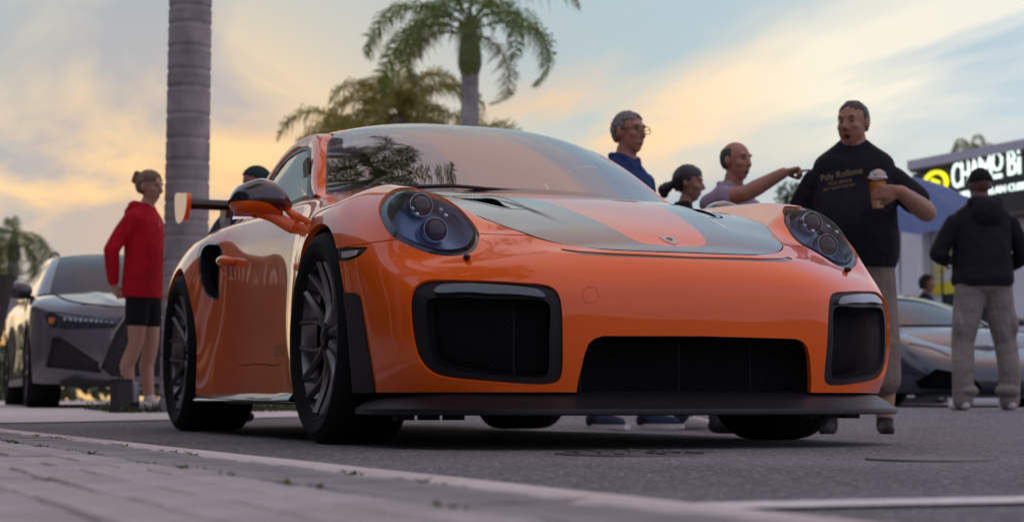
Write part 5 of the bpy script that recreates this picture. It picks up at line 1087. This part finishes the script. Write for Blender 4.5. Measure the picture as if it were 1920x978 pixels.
CAPB = cloth('black_cap', (.008, .008, .009), .2); F.hair(CAPB, lambda c: c[2] > .018, 1.12, .001, 6, 'cap'); 
G_ = [[F.h((.06+.075*math.cos(a)*r_, .072*math.sin(a), .028-.02*r_*math.cos(a))) for a in np.linspace(-1.4, 1.4, 15)] for r_ in (0, 1)]; MB().grid(G_).build('cap_brim', CAPB, F.root)
# 7 person leaning behind the wing
F = Fig('person', 412, 9.6, 1.55, right*.80+FH*.5, 'person in navy shirt and dark cap bending behind the rear wing'); NV2 = cloth('navy_tshirt', (.014, .024, .06), .7)
legs(F, 2, 3, 1.0, .11)
F.loft([(0, .86, .13, .18), (.0, .98, .135, .185), (.03, 1.1, .135, .18), (.07, 1.2, .14, .19), (.11, 1.3, .125, .19), (.14, 1.37, .095, .15), (.15, 1.41, .06, .08)], 1)
F.cap((.13, -.16, 1.34), .07, (.13, .16, 1.34), .07, 1); F.ell((0, 0, .93), (.12, .17, .10), 2)
for t in (1, -1): arm(F, t, ((.13, t*.19, 1.33), (.20, t*.24, 1.08), (.34, t*.15, .93)), 1, 0, .6, 1.0, 1.0); F.hand((.34, t*.15, .92), (.6, -.2*t, -.5), (0, 0, -1), 0)
F.cap((.16, 0, 1.40), .058, (.21, 0, 1.47), .055, 0); F.head((.245, 0, 1.545), 0, R(28), 0, False, 1.0); F.build([SK2, NV2, JEAN, SHOED]); F.face()
CAPG = cloth('green_cap', (.015, .040, .036), .2); F.hair(CAPG, lambda c: c[2] > .022, 1.12, .001, 7, 'cap'); G_ = [[F.h((.06+.085*math.cos(a)*r_, .074*math.sin(a), .03-.02*r_*math.cos(a))) for a in np.linspace(-1.4, 1.4, 15)] for r_ in (0, 1)]; MB().grid(G_).build('cap_brim', mat('brim_dark', (.01, .012, .013), .8), F.root)
# 8 person behind the dark car
F = Fig('person', 1737, 21.0, 1.60, toCam*.6+right*.7, 'person with dark curly hair behind the low dark car'); legs(F, 2, 3); torso(F, 1); F.ell((0, 0, .93), (.12, .17, .10), 2)
for t in (1, -1): arm(F, t, ((0, t*.185, 1.39), (-.03, t*.25, 1.12), (.05, t*.24, .88)), 1, 0, .5); F.hand((.05, t*.24, .87), (.1, 0, -1), (.3, -t*.8, 0), 0)
F.cap((0, 0, 1.45), .058, (.02, 0, 1.54), .056, 0); F.head((.03, 0, 1.63), 0, 0, 0); F.build([SK3, NV2, JEAN, SHOED], .009); F.face()
F.hair(mat('hair_brown', (.025, .016, .012), .7, bump=(40, .9, .01)), lambda c: (c[2] > .05 and c[0] < .07) or (c[0] < .02 and c[2] > -.06), 1.2, .012, 8)
# ================================================================== the two other cars
def car_shell(root, cols, nu, nv, paint, arches, extra=None):
    """half net -> trimmed, mirrored body"""
    G_ = loft(np.array(cols, float), nu, nv, ('y', 'y'), (2.5, 1.0)); G_[0, :, 1] = 0; G_[-1, :, 1] = 0; t = TM.from_grid(G_)
    for a in arches: t = t.clip(arch(t.V, *a))[0]
    cut = []
    for pol, sel in (extra or []):
        g = np.where(sel(t.V), sdf_poly(t.V[:, 1:], pol), 9.0); t, _, b = t.clip(g); cut.append(b.compact())
    f = t.compact().flange(.02); f.join(f.mirror()).obj('body', paint, root); return G_, cut
def cabin(root, WEp, WCp, REp, RCp, BWp, belt, paint, glass, roofm=None):
    WE_ = spline(WEp, 24); WC_ = spline(WCp, 24); RE_ = spline([WE_[-1]]+REp, 40); RC_ = spline([WC_[-1]]+RCp, 40)
    tm_up([span(e, c) for e, c in zip(WE_, WC_)]).obj('windscreen', glass, root); tm_up([span(e, c, 2.3, 2.8) for e, c in zip(RE_, RC_)]).obj('roof', roofm or paint, root)
    BW_ = spline(BWp, 60); AW_ = spline(list(WE_[::3])+list(RE_[4::4]), 60); st_ = np.stack([AW_*(1-k_)+BW_*k_+np.array([0, .016, .012])*math.sin(math.pi*k_) for k_ in np.linspace(0, 1, 8)], 1); bl = np.array([[np.interp(t, np.linspace(0, 1, len(belt)), np.array(belt)[:, j]) for j in range(3)] for t in np.linspace(0, 1, 60)]); sg_ = np.stack([BW_*(1-k_)+bl*k_ for k_ in np.linspace(0, 1, 8)], 1)
    for nm, g_, m in (('pillar_frame', st_, paint), ('side_window', sg_, glass)):
        t = TM.from_grid(g_)
        if t.N[:, 1].mean() < 0: t.N *= -1; t.F = t.F[:, ::-1]
        t.obj(nm, m, root); t.mirror().obj(nm, m, root)
def simple_wheel(root, x, y, rad, wid, rim_r, s, rimm, n=10):
    w = empty('wheel', (x, y, rad)); w.parent = root; h = wid/2
    MB().lathe([(rim_r, h*.85*s), (rim_r+.03, h*s), (rad-.02, h*.96*s), (rad, h*.65*s), (rad, -h*.65*s), (rad-.02, -h*.96*s), (rim_r, -h*s)], 56).build('tyre', RUBBER, w)
    MB().lathe([(rim_r+.004, h*.88*s), (rim_r-.012, h*.80*s), (rim_r-.03, -h*.8*s)], 56).build('rim', rimm, w)
    for k in range(n): a = 2*math.pi*(k+.3)/n; MB().tube([(.03*math.cos(a), s*h*.62, .03*math.sin(a)), (rim_r*.98*math.cos(a+.08), s*h*.82, rim_r*.98*math.sin(a+.08))], [.022, .013], 6).build('spoke', rimm, w)
    MB().lathe([(.001, h*.72*s), (.05, h*.7*s), (.06, h*.5*s)], 20).build('hub', rimm, w); MB().lathe([(rim_r-.03, 0), (.02, 0)], 30).build('inner_dark', DARK, w)
GREY = mat('nardo_grey', (.105, .105, .12), .28, 0, 1.0, .5, coat_rough=.03); CGL = mat('tinted_glass', (.015, .02, .024), .03, 0, 0, .35); 
# ---- grey station wagon
wp = place(75, 14.3); wag = empty('station_wagon', (wp[0], wp[1]+.86, wp[2]), R(-1.5), 'grey station wagon with black grille and wide headlights behind the woman in red', 'car')
Z = [.20, .36, .52, .64, .72, .79, .845]
cols = [side([.93, .955, .965, .96, .95, .93, .89], [0]*7, [.20, .36, .52, .66, .73, .785, .82]),
        side([.89, .92, .93, .925, .915, .89, .85], [.36]*7, [.20, .36, .52, .66, .73, .79, .83]),
        side([.80, .83, .84, .83, .81, .78, .73], [.64, .65, .66, .66, .65, .63, .60], [.20, .36, .52, .66, .74, .81, .86]),
        side([.62, .66, .67, .66, .63, .58, .50], [.83, .845, .85, .85, .84, .82, .70], [.20, .36, .52, .66, .76, .84, .90]),
        side([.44]*5+[.42, .38], [.93, .945, .95, .95, .945, .92, .74], [.21, .36, .52, .66, .78, .87, .93]),
        side(.20, [.955, .965, .972, .972, .965, .935, .76], [.22, .36, .52, .68, .80, .90, .955]),
        side(0, [.96, .97, .977, .977, .968, .935, .77], [.22, .36, .52, .68, .81, .915, .972]),
        side(-.25, [.955, .965, .97, .972, .965, .935, .79], [.22, .36, .52, .68, .81, .92, .985]),
        side(-.6, [.93, .935, .935, .945, .95, .93, .83], [.22, .36, .52, .68, .82, .93, .995]),
        side(-1.2, [.93, .93, .925, .935, .945, .925, .86], [.22, .36, .52, .68, .83, .94, 1.0]),
        side(-2.0, [.94, .94, .935, .945, .95, .93, .86], [.22, .36, .52, .68, .84, .95, 1.015]),
        side(-2.6, [.955, .965, .97, .975, .97, .945, .86], [.22, .36, .52, .69, .85, .96, 1.03]),
        side(-2.93, [.955, .97, .977, .98, .973, .945, .85], [.22, .36, .52, .69, .85, .965, 1.04]),
        side(-3.4, [.90, .93, .945, .95, .94, .92, .82], [.25, .38, .53, .69, .85, .97, 1.05]),
        side([-3.85]*7, [.72, .76, .78, .80, .80, .78, .70], [.28, .40, .54, .69, .85, .98, 1.06]),
        side([-4.0]*7, [0]*7, [.28, .40, .54, .69, .85, .98, 1.06])]
gr_poly = [(-.5, .74), (-.5, .26), (.36, .26), (.44, .33), (.33, .66), (.30, .735), (.25, .745)]
in_poly = [(.545, .56), (.80, .36), (.76, .325), (.56, .32), (.52, .35)][::-1]
in_poly = [(.44, .285), (.86, .335), (.82, .575), (.77, .585), (.42, .345)]
hl_poly = spline([(.30, .675), (.54, .645), (.80, .655), (.865, .70), (.86, .775), (.76, .785), (.54, .745), (.33, .70)], 50, True)
WG, wc = car_shell(wag, cols, 240, 60, GREY, [(0, .36, .40), (-2.93, .36, .40)], [(gr_poly, lambda V: V[:, 0] > .6), (in_poly, lambda V: V[:, 0] > .45), (hl_poly, lambda V: V[:, 0] > .35)])
g0 = wc[0].off(-.02).join(wc[0].mirror().off(-.02)); g0.obj('grille', mat('grille_black', (.008, .008, .009), .4, bump=(45, 1.0, .02)), wag); MB().lathe([(.004, 0), (.02, .004)], 12, axis=0, c=(.94, -.18, .60)).build('grille_emblem', mat('tail_red'), wag)
for s_ in (0, 1):
    t = wc[1].off(-.02); (t.mirror() if s_ else t).obj('side_intake', mat('grille_black'), wag); hl_ = (wc[2].mirror() if s_ else wc[2]).off(-.012).obj('headlight', mat('wagon_lamp', (.05, .06, .075), .1, .3, 1.0), wag); sy = -1 if s_ else 1
    for i in range(10): y_ = .36+.040*i; MB().box((float(np.interp(y_, [.36, .50, .64, .76, .85], [.905, .868, .812, .735, .655]))-.002, sy*y_, .700+.003*i), (.012, .016, .022)).build('led_block', mat('led_pale', (.55, .58, .62), .3), hl_, False)
    MB().box((.655, sy*.815, .715), (.05, .05, .05)).build('turn_signal', mat('amber', (.55, .14, .02), .2, 0, 1.0), hl_, False)
    simple_wheel(wag, 0, sy*.83, .362, .285, .285, sy, RIMM, 10); simple_wheel(wag, -2.93, sy*.83, .362, .285, .285, sy, RIMM, 10)
    mb = MB(); rt_ = spline([(-1.45, sy*.60, 1.43), (-1.6, sy*.61, 1.465), (-2.4, sy*.60, 1.475), (-3.2, sy*.57, 1.43)], 16); mb.tube(rt_, .014, 8); mb.build('roof_rail', SATIN, wag)
    mb = MB(); mb.lathe([(.012*0+.105*math.sin(a)**.8, .12*math.cos(a)) for a in np.linspace(.03, math.pi-.03, 12)], 18, axis=1); mb.V = [(x*.8-.72+(.03 if x > 0 else 0), sy*(1.0)+y, z*.78+1.04) for x, y, z in mb.V]; mm2 = mb.build('door_mirror', mat('black_lacquer'), wag); MB().box((-.74, sy*.94, .985), (.06, .16, .03)).build('mirror_arm', SATIN, mm2, False)
    for (cx, r_) in ((0, .41), (-2.93, .41)): MB().grid([[(cx+r_*math.cos(a), sy*y, .36+r_*math.sin(a)) for a in np.linspace(-.4, math.pi+.4, 24)] for y in (.93, .5)]).build('arch_liner', DARK, wag)
lin = WG[:, -1]; o_ = np.argsort(lin[:, 0]); hx_ = np.linspace(.90, -.62, 40); G_ = []
for x in hx_:
    ye = np.interp(x, lin[o_, 0], lin[o_, 1]); ze = np.interp(x, lin[o_, 0], lin[o_, 2]); G_.append([(x, s*ye, ze+.035*(1-abs(s)**2.2)*min(1, (.90-x)/.3)+.012*math.exp(-((abs(s)-.55)/.06)**2)*min(1, max(0, (.86-x)/.3))) for s in np.linspace(-1, 1, 41)])
tm_up(G_).obj('bonnet', GREY, wag)
for s_ in (-1, 1): MB().tube([(x, s_*np.interp(x, lin[o_, 0], lin[o_, 1]), np.interp(x, lin[o_, 0], lin[o_, 2])+.003) for x in np.linspace(.84, -.6, 24)], .005, 5).build('bonnet_seam', DARK, wag)
MB().tube([(np.interp(abs(y), [0, .36, .60], [.90, .86, .74])+.005, y, np.interp(abs(y), [0, .36, .60], [.822, .832, .862])) for y in np.linspace(-.6, .6, 25)], .005, 5).build('bonnet_seam', DARK, wag)
MB().tube([(.965-.25*y*y, y, .745) for y in np.linspace(-.26, .26, 9)], .012, 6).build('grille_frame', mat('sill_alu', (.45, .45, .47), .3, .8), wag)
for s_ in (-1, 1): MB().tube([(.945, s_*.27, .74), (.925, s_*.345, .62), (.885, s_*.45, .34), (.89, s_*.40, .25)], .011, 6).build('grille_frame', mat('sill_alu'), wag)
cabin(wag, [(-.55, .75, .985), (-.80, .70, 1.15), (-1.10, .64, 1.31), (-1.35, .59, 1.405)], [(-.30, 0, 1.00), (-.65, 0, 1.20), (-.95, 0, 1.345), (-1.22, 0, 1.435)], [(-1.8, .62, 1.425), (-2.6, .60, 1.41), (-3.3, .56, 1.34), (-3.85, .58, 1.08)], [(-1.7, 0, 1.468), (-2.5, 0, 1.465), (-3.3, 0, 1.40), (-3.9, 0, 1.08)], [(-.68, .845, .995), (-.95, .79, 1.14), (-1.25, .72, 1.29), (-1.5, .68, 1.36), (-2.0, .67, 1.375), (-2.7, .66, 1.355), (-3.2, .67, 1.25), (-3.5, .72, 1.08)], [(-.68, .85, .99), (-1.5, .87, 1.01), (-2.5, .87, 1.03), (-3.5, .80, 1.06)], GREY, CGL)
MB().box((-1.5, 0, .32), (3.9, 1.5, .2)).build('underfloor', DARK, wag, False); MB().box((.82, 0, .20), (.2, 1.5, .05)).build('front_lip', SATIN, wag, False)
for s_ in (-1, 1): MB().box((-1.47, s_*.935, .23), (2.05, .06, .06)).build('sill_trim', mat('sill_alu', (.45, .45, .47), .3, .8), wag, False)
# ---- low dark supercar
lp = place(1785, 16.0); dv = -FH*.95+RH*.31; la = math.atan2(dv[1], dv[0]); lam = empty('supercar', (lp[0], lp[1], lp[2]-.02), la, 'low dark grey wedge-shaped supercar behind the man in khaki trousers', 'car')
DGREY = mat('dark_slate_paint', (.016, .026, .042), .25, 0, 1.0, .5, coat_rough=.03)
cols = [side([.96, .99, .98, .93, .85, .74, .62], [0]*7, [.14, .22, .32, .40, .455, .50, .545]), side([.92, .95, .94, .89, .81, .70, .58], [.35]*7, [.14, .22, .32, .405, .46, .51, .555]), side([.84, .87, .86, .80, .71, .60, .47], [.62, .63, .63, .63, .62, .60, .56], [.14, .22, .33, .43, .50, .56, .61]), side([.64, .68, .68, .64, .57, .47, .36], [.84, .85, .855, .85, .84, .80, .66], [.14, .23, .35, .47, .56, .63, .66]), side([.40, .42, .42, .40, .37, .32, .26], [.92, .93, .935, .935, .92, .88, .70], [.15, .25, .38, .51, .61, .68, .70]), side(0, [.94, .95, .955, .955, .94, .89, .72], [.15, .27, .40, .54, .65, .72, .745]), side(-.4, [.92, .92, .92, .93, .925, .88, .74], [.15, .27, .41, .55, .67, .75, .785]), side(-1.2, [.92, .90, .88, .90, .92, .89, .78], [.15, .27, .41, .56, .69, .79, .83]), side(-1.9, [.95, .95, .945, .955, .96, .92, .78], [.15, .28, .43, .59, .73, .83, .87]), side(-2.62, [.96, .965, .965, .965, .955, .91, .76], [.16, .3, .45, .61, .75, .84, .88]), side(-3.1, [.93, .94, .94, .94, .92, .87, .72], [.2, .32, .46, .61, .74, .82, .86]), side(-3.4, [.75, .78, .79, .79, .77, .73, .60], [.24, .35, .48, .61, .73, .80, .84]), side([-3.48]*7, [0]*7, [.24, .35, .48, .61, .73, .80, .84])]
int_p = [(.30, .175), (.80, .175), (.84, .24), (.70, .36), (.42, .30)]; hl_p = [(.50, .475), (.76, .47), (.83, .53), (.80, .60), (.60, .555)]
LG, lc = car_shell(lam, cols, 200, 50, DGREY, [(0, .335, .365), (-2.62, .345, .375)], [(int_p, lambda V: V[:, 0] > .35), (hl_p, lambda V: V[:, 0] > .25)])
for s_ in (0, 1):
    sy = -1 if s_ else 1; t = lc[0].off(-.05); (t.mirror() if s_ else t).obj('front_intake', DARK, lam); t = lc[1].off(-.008); (t.mirror() if s_ else t).obj('headlight', mat('wagon_lamp'), lam)
    mb = MB(); mb.tube([(.90, sy*.36, .18), (.80, sy*.66, .30)], [.03, .025], 4, flat=.4); mb.build('intake_blade', DGREY, lam); simple_wheel(lam, 0, sy*.81, .335, .245, .265, sy, RIMM, 10); simple_wheel(lam, -2.62, sy*.80, .345, .305, .27, sy, RIMM, 10)
    mb = MB(); mb.lathe([(.09*math.sin(a)**.8, .12*math.cos(a)) for a in np.linspace(.03, math.pi-.03, 10)], 16, axis=1); mb.V = [(x-.42, sy*1.02+y, z*.6+.86) for x, y, z in mb.V]; mb.build('door_mirror', DGREY, lam)
MB().box((.80, 0, .115), (.45, 1.55, .03)).build('front_lip', SATIN, lam, False); MB().box((-1.3, 0, .22), (3.6, 1.4, .18)).build('underfloor', DARK, lam, False)
lin = LG[:, -1]; o_ = np.argsort(lin[:, 0]); G_ = []
for x in np.linspace(.62, -.55, 30):
    ye = np.interp(x, lin[o_, 0], lin[o_, 1]); ze = np.interp(x, lin[o_, 0], lin[o_, 2]); G_.append([(x, s*ye, ze+.03*(1-abs(s)**2)) for s in np.linspace(-1, 1, 31)])
tm_up(G_).obj('bonnet', DGREY, lam)
cabin(lam, [(-.42, .74, .79), (-.75, .68, .94), (-1.10, .60, 1.07), (-1.30, .55, 1.125)], [(-.10, 0, .80), (-.55, 0, .98), (-.95, 0, 1.105), (-1.22, 0, 1.155)], [(-1.6, .55, 1.13), (-2.2, .54, 1.06), (-2.9, .56, .90)], [(-1.5, 0, 1.17), (-2.2, 0, 1.10), (-3.0, 0, .90)], [(-.55, .775, .81), (-.85, .72, .93), (-1.15, .65, 1.04), (-1.4, .61, 1.085), (-1.8, .61, 1.06), (-2.3, .66, .95), (-2.9, .70, .88)], [(-.55, .785, .80), (-1.3, .785, .835), (-2.0, .78, .87), (-2.9, .72, .88)], DGREY, CGL)
tm_up([[(x, s*np.interp(x, lin[o_, 0], lin[o_, 1]), np.interp(x, lin[o_, 0], lin[o_, 2])+.02*(1-s*s)) for s in np.linspace(-1, 1, 15)] for x in np.linspace(-1.8, -3.44, 20)]).obj('engine_lid', DGREY, lam)
# ================================================================== street things
shopD = 30.0
# the shop front runs away from the street: two points of its roof edge give its plan
PL = CPOS[:2]+FH*(shopD*1.085)+RH*((1722-CX)/FPX*shopD*1.085); PR = CPOS[:2]+FH*shopD+RH*((1925-CX)/FPX*shopD)
sd_ = (PR-PL)/np.linalg.norm(PR-PL); sn = np.array([sd_[1], -sd_[0]]); sn = sn if sn@(CPOS[:2]-PL) > 0 else -sn
ang_s = math.atan2(sd_[1], sd_[0])
PL0 = PL-sn*.27; shop = empty('shop_building', (PL0[0], PL0[1], .09), ang_s, 'shop with lit white lettering on a black fascia and grey roof edge', 'building')
# local frame: x along the front to the right, y: -y or +y outwards
oy = -1
SL = 7.0; Ht = 4.78
def sh(name, c, d, m): return MB().box((c[0], c[1]*oy, c[2]), d).build(name, m, shop, False)
WALLW = mat('white_wall', (.62, .63, .66), .7, noise=(2, .08)); FASC = mat('fascia_black', (.012, .012, .014), .5); ROOFE = mat('roof_edge', (.42, .42, .47), .5); WOOD = mat('soffit_wood', (.10, .07, .05), .7); GLS = mat('shop_glass', (.03, .04, .045), .05, 0, .5)
sh('wall', (SL/2-.8, -1.5, 1.7), (SL+1.6, 3.0, 3.4), WALLW); sh('fascia', (SL/2-.1, .10, 3.95), (SL, .30, 1.02), FASC); sh('roof_edge', (SL/2-.15, .0, Ht-.14), (SL+.1, .60, .18), ROOFE); sh('soffit', (SL/2-.15, .0, Ht-.26), (SL, .56, .05), WOOD); sh('soffit', (SL/2-.15, .1, 3.40), (SL, .6, .06), WOOD)
sh('roof', (SL/2-.1, -1.6, Ht-.10), (SL, 3.0, .15), ROOFE)
sh('pillar', (.06, .15, 1.7), (.16, .22, 3.3), WALLW); sh('door_frame', (.45, .02, 1.35), (.05, .06, 2.7), FASC); sh('window', (1.35, .012, 1.75), (1.7, .03, 1.9), GLS)
def emis(name, c, s):
    m = mat(name, c, .5); b = m.node_tree.nodes['Principled BSDF']; b.inputs['Emission Color'].default_value = (*c, 1); b.inputs['Emission Strength'].default_value = s; return m
LW = emis('sign_white', (.85, 1.0, .90), 1.1); LY = emis('sign_yellow', (.95, .90, .02), .9)
SM = lambda x, z, y=.262: Matrix(((1, 0, 0, x), (0, 0, -1, -y), (0, 1, 0, z), (0, 0, 0, 1)))
def s_at(px):
    d = FH+RH*((px-CX)/FPX); A = np.array([[sd_[0], -d[0]], [sd_[1], -d[1]]]); return np.linalg.solve(A, CPOS[:2]-PL)[0]
def fit_text(name, txt, x0, x1, z, h, m, font_h=.70):
    o = letter(name, txt, h/font_h, SM(0, 0), m, shop, .02); xs = [v.co.x for v in o.data.vertices]; w = max(xs)-min(xs); k = (x1-x0)/w; mn = min(xs)
    for v in o.data.vertices: v.co.x = (v.co.x-mn)*k+x0; v.co.y += z
    return o
def embolden(o, d):
    b = bmesh.new(); b.from_mesh(o.data); b.to_mesh(o.data); b.free()
sx = [s_at(p) for p in (1791, 1809, 1827, 1842, 1865, 1866, 1888, 1897, 1914, 1918, 1926)]
fit_text('sign_letter', 'C', s_at(1791), s_at(1807), 4.05, .48, LW); fit_text('sign_letter', 'H', s_at(1809), s_at(1824), 4.06, .48, LW); fit_text('sign_letter', 'A', s_at(1825), s_at(1843), 4.07, .48, LW); fit_text('sign_letter', 'M', s_at(1843), s_at(1866), 4.08, .48, LW)
fit_text('sign_letter', 'O', s_at(1867), s_at(1887), 4.24, .36, LW); sh('sign_underline', ((s_at(1870)+s_at(1885))/2, .265, 4.14), (s_at(1885)-s_at(1870), .03, .075), LW)
fit_text('sign_letter', 'B', s_at(1897), s_at(1913), 4.12, .48, LW); fit_text('sign_letter', 'i', s_at(1916), s_at(1921), 4.12, .48, LW)
tag(fit_text('sign_subtitle', 'VENEZUELAN CUISINE', s_at(1806), s_at(1950), 3.83, .13, LW), kind='stuff')
zl = 4.20; xl = s_at(1760); rx_ = (s_at(1784)-s_at(1736))/2
mb = MB(); G_ = [[(xl+rr*rx_*math.cos(a), -.27, zl+rr*.25*math.sin(a)) for a in np.linspace(0, 2*math.pi, 48)] for rr in (1.0, .70)]; mb.grid(G_); mb.grid([[(x, y-.02, z) for x, y, z in r_] for r_ in G_]); mb.build('sign_ring', LY, shop, False)
for i in range(3): mb = MB(); mb.box((xl+(-.28+.26*i)*rx_*1.0, -.28, zl+.01-.02*i), (rx_*.20, .03, .20-.03*i), rot=[[math.cos(.35), 0, math.sin(.35)], [0, 1, 0], [-math.sin(.35), 0, math.cos(.35)]]); mb.build('sign_bar', LY, shop, False)
# posters in the shop window
PB = mat('poster_black', (.02, .03, .025), .5); PG = mat('poster_green', (.14, .19, .09), .5); PY = mat('poster_yellow', (.60, .52, .02), .5); PW = mat('poster_white', (.62, .64, .66), .5)
xa, xb = s_at(1733), s_at(1788)
def zy(y, px): dd = FH@(PL+sd_*s_at(px)-CPOS[:2]); return .143+(749-y)/FPX*dd-.09
sh('poster', ((xa+xb)/2, .034, (zy(452, 1760)+zy(484, 1760))/2), (xb-xa, .012, zy(452, 1760)-zy(484, 1760)), PG); sh('poster', ((xa+xb)/2, .036, (zy(484, 1760)+zy(527, 1760))/2), (xb-xa, .012, zy(484, 1760)-zy(527, 1760)), PB); sh('poster', ((xa+xb)/2, .034, (zy(527, 1760)+zy(550, 1760))/2), (xb-xa, .012, zy(527, 1760)-zy(550, 1760)), PY)
xl2 = s_at(1746); rx2 = (s_at(1758)-s_at(1734))/2; zc2 = zy(505, 1746); G_ = [[(xl2+rr*rx2*math.cos(a), -.048, zc2+rr*.20*math.sin(a)) for a in np.linspace(0, 2*math.pi, 40)] for rr in (1.0, .74)]; MB().grid(G_).build('poster_ring', PY, shop, False)
for i in range(3): MB().box((xl2+(-.3+.3*i)*rx2, -.05, zc2), (rx2*.16, .006, .16), rot=[[math.cos(.35), 0, math.sin(.35)], [0, 1, 0], [-math.sin(.35), 0, math.cos(.35)]]).build('poster_bar', PY, shop, False)
fit_text('poster_word', 'Chamo', s_at(1760), s_at(1786), zc2+.10, .09, PW).location.y = .21
fit_text('poster_word', 'BITES', s_at(1760), s_at(1782), zc2-.04, .11, PW).location.y = .21
# ---- umbrella
ub = place(1690, 20); um = empty('market_umbrella', ub, 0, 'blue fabric market umbrella tilted beside the shop', 'umbrella'); BLUE = mat('umbrella_cloth', (.075, .125, .26), .8, bump=(8, .4, .02))
toC = -np.array([FH[0], FH[1], 0]); side_ = np.array([RH[0], RH[1], 0]); tl = R(24); ax = np.array([0, 0, 1])*math.cos(tl)+toC*math.sin(tl); ff = np.cross(side_, ax); ff = ff if ff@toC > 0 else -ff; top = np.array([0, 0, 2.72])
for k in range(8):
    mb = MB(); G_ = []
    for i in range(7):
        t = i/6; row = []
        for j in range(7):
            w = 2*math.pi*(k+j/6)/8; rad = 1.12*t*(math.cos(math.pi/8)/math.cos((j/6-.5)*math.pi/4))*(1-.03*math.sin(math.pi*j/6)*t); row.append(top+side_*rad*math.cos(w)+ff*rad*math.sin(w)-ax*(.36*t**1.25))
        G_.append(row)
    mb.grid(G_); mb.build('canopy_panel', BLUE, um)
MB().tube([(0, 0, 0), (0, 0, 2.0), top+ax*.06], .022, 10).build('pole', mat('umbrella_pole', (.30, .30, .31), .4, .6), um); MB().box((0, 0, .04), (.5, .5, .08)).build('base', SATIN, um)
# ---- planter at the left, box and cylinder by the grass
pp = place(-73, 9.6); pr_ = MB(); pr_.lathe([(.001, .0), (.13, .0), (.135, .02), (.285, .80), (.300, .83), (.275, .83), (.262, .76), (.001, .74)], 40, axis=2); po = pr_.build('planter', mat('woven_planter', (.055, .045, .042), .8, bump=(70, .8, .01), noise=(30, .3))); po.location = tuple(pp); tag(po, 'dark woven tapered planter at the sidewalk edge', 'planter')
p = place(229, 11.0); bx = empty('storage_box', p, R(20), 'small black upright box standing by the woman in red', 'box'); MB().box((0, 0, .105), (.10, .105, .20)).build('case', mat('box_black', (.012, .012, .013), .5), bx, False); MB().box((0, 0, .215), (.105, .11, .02)).build('lid', SATIN, bx, False); MB().tube([(-.03, 0, .222), (-.02, 0, .24), (.02, 0, .24), (.03, 0, .222)], .006, 6).build('handle', SATIN, bx)
p = place(254, 11.1); tn = empty('drink_can', p+np.array([0, 0, .07]), 0, 'grey metal canister beside the small black box', 'canister'); MB().lathe([(.001, 0), (.032, 0), (.034, .006), (.034, .125), (.031, .135), (.001, .135)], 24, axis=2).build('body', mat('can_grey', (.30, .31, .34), .4, .5), tn); MB().lathe([(.036, -.07), (.036, 0), (.001, 0)], 20, axis=2).build('stand', SATIN, tn)
# ---- shops along the sidewalk, mirrored in the side of the orange car
row = empty('shop_row', (*kp(-8, 5.6)[:2], .01), KA, 'long brown shop row with white columns along the brick sidewalk', 'building'); CRM = mat('brown_wall', (.085, .060, .045), .8, noise=(.8, .15)); WCOL = mat('white_column', (.62, .60, .57), .6); REDA = mat('red_awning', (.32, .03, .02), .8); DG = mat('dark_window', (.02, .02, .022), .1, 0, .5)
MB().box((-60, -2.0, 2.1), (154, 3, 4.2)).build('wall', CRM, row, False); MB().box((-60, .2, 4.3), (155, 4.6, .35)).build('roof', mat('row_roof', (.16, .12, .10), .8), row, False)
for i in range(17):
    x = -34+3.1*i; MB().lathe([(.16, 0), (.16, .12), (.11, .18), (.10, 3.9), (.16, 4.12)], 20, axis=2, c=(x, 1.9, 0)).build('column', WCOL, row); MB().box((x+1.55, -.49, 1.55), (1.9, .06, 2.2)).build('window', DG, row, False)
    if i % 3 == 1: MB().prism([(-.5, 2.75), (.75, 2.45), (.75, 2.40), (-.5, 2.9)], 0, x+.4, x+2.7).build('awning', REDA, row, False)

# ---- far tree line round the horizon
g_ = np.random.default_rng(50); mb = MB(); cl = []
for a in np.linspace(-.62, .62, 130):
    for _ in range(2): dd_ = 118+g_.normal(0, 9); P = CPOS[:2]+FH*dd_*math.cos(a)+RH*dd_*math.sin(a); cl.append((P[0], P[1], g_.uniform(.8, 3.6), g_.uniform(1.4, 2.6)))
for c in cl:
    for _ in range(46):
        d = g_.normal(0, 1, 3); d /= np.linalg.norm(d); p = np.array(c[:3])+d*c[3]*g_.uniform(.6, 1.05); u = g_.normal(0, 1, 3); u /= np.linalg.norm(u); v = np.cross(u, d); v /= np.linalg.norm(v)+1e-9; q = .55; mb.add([p-u*q, p+v*q*.6, p+u*q, p-v*q*.6], [(0, 1, 2, 3)])
tag(mb.build('tree_line', mat('far_leaf'), None, False, fix=False), 'low dark line of trees along the horizon', 'trees', kind='stuff')
if False: pass
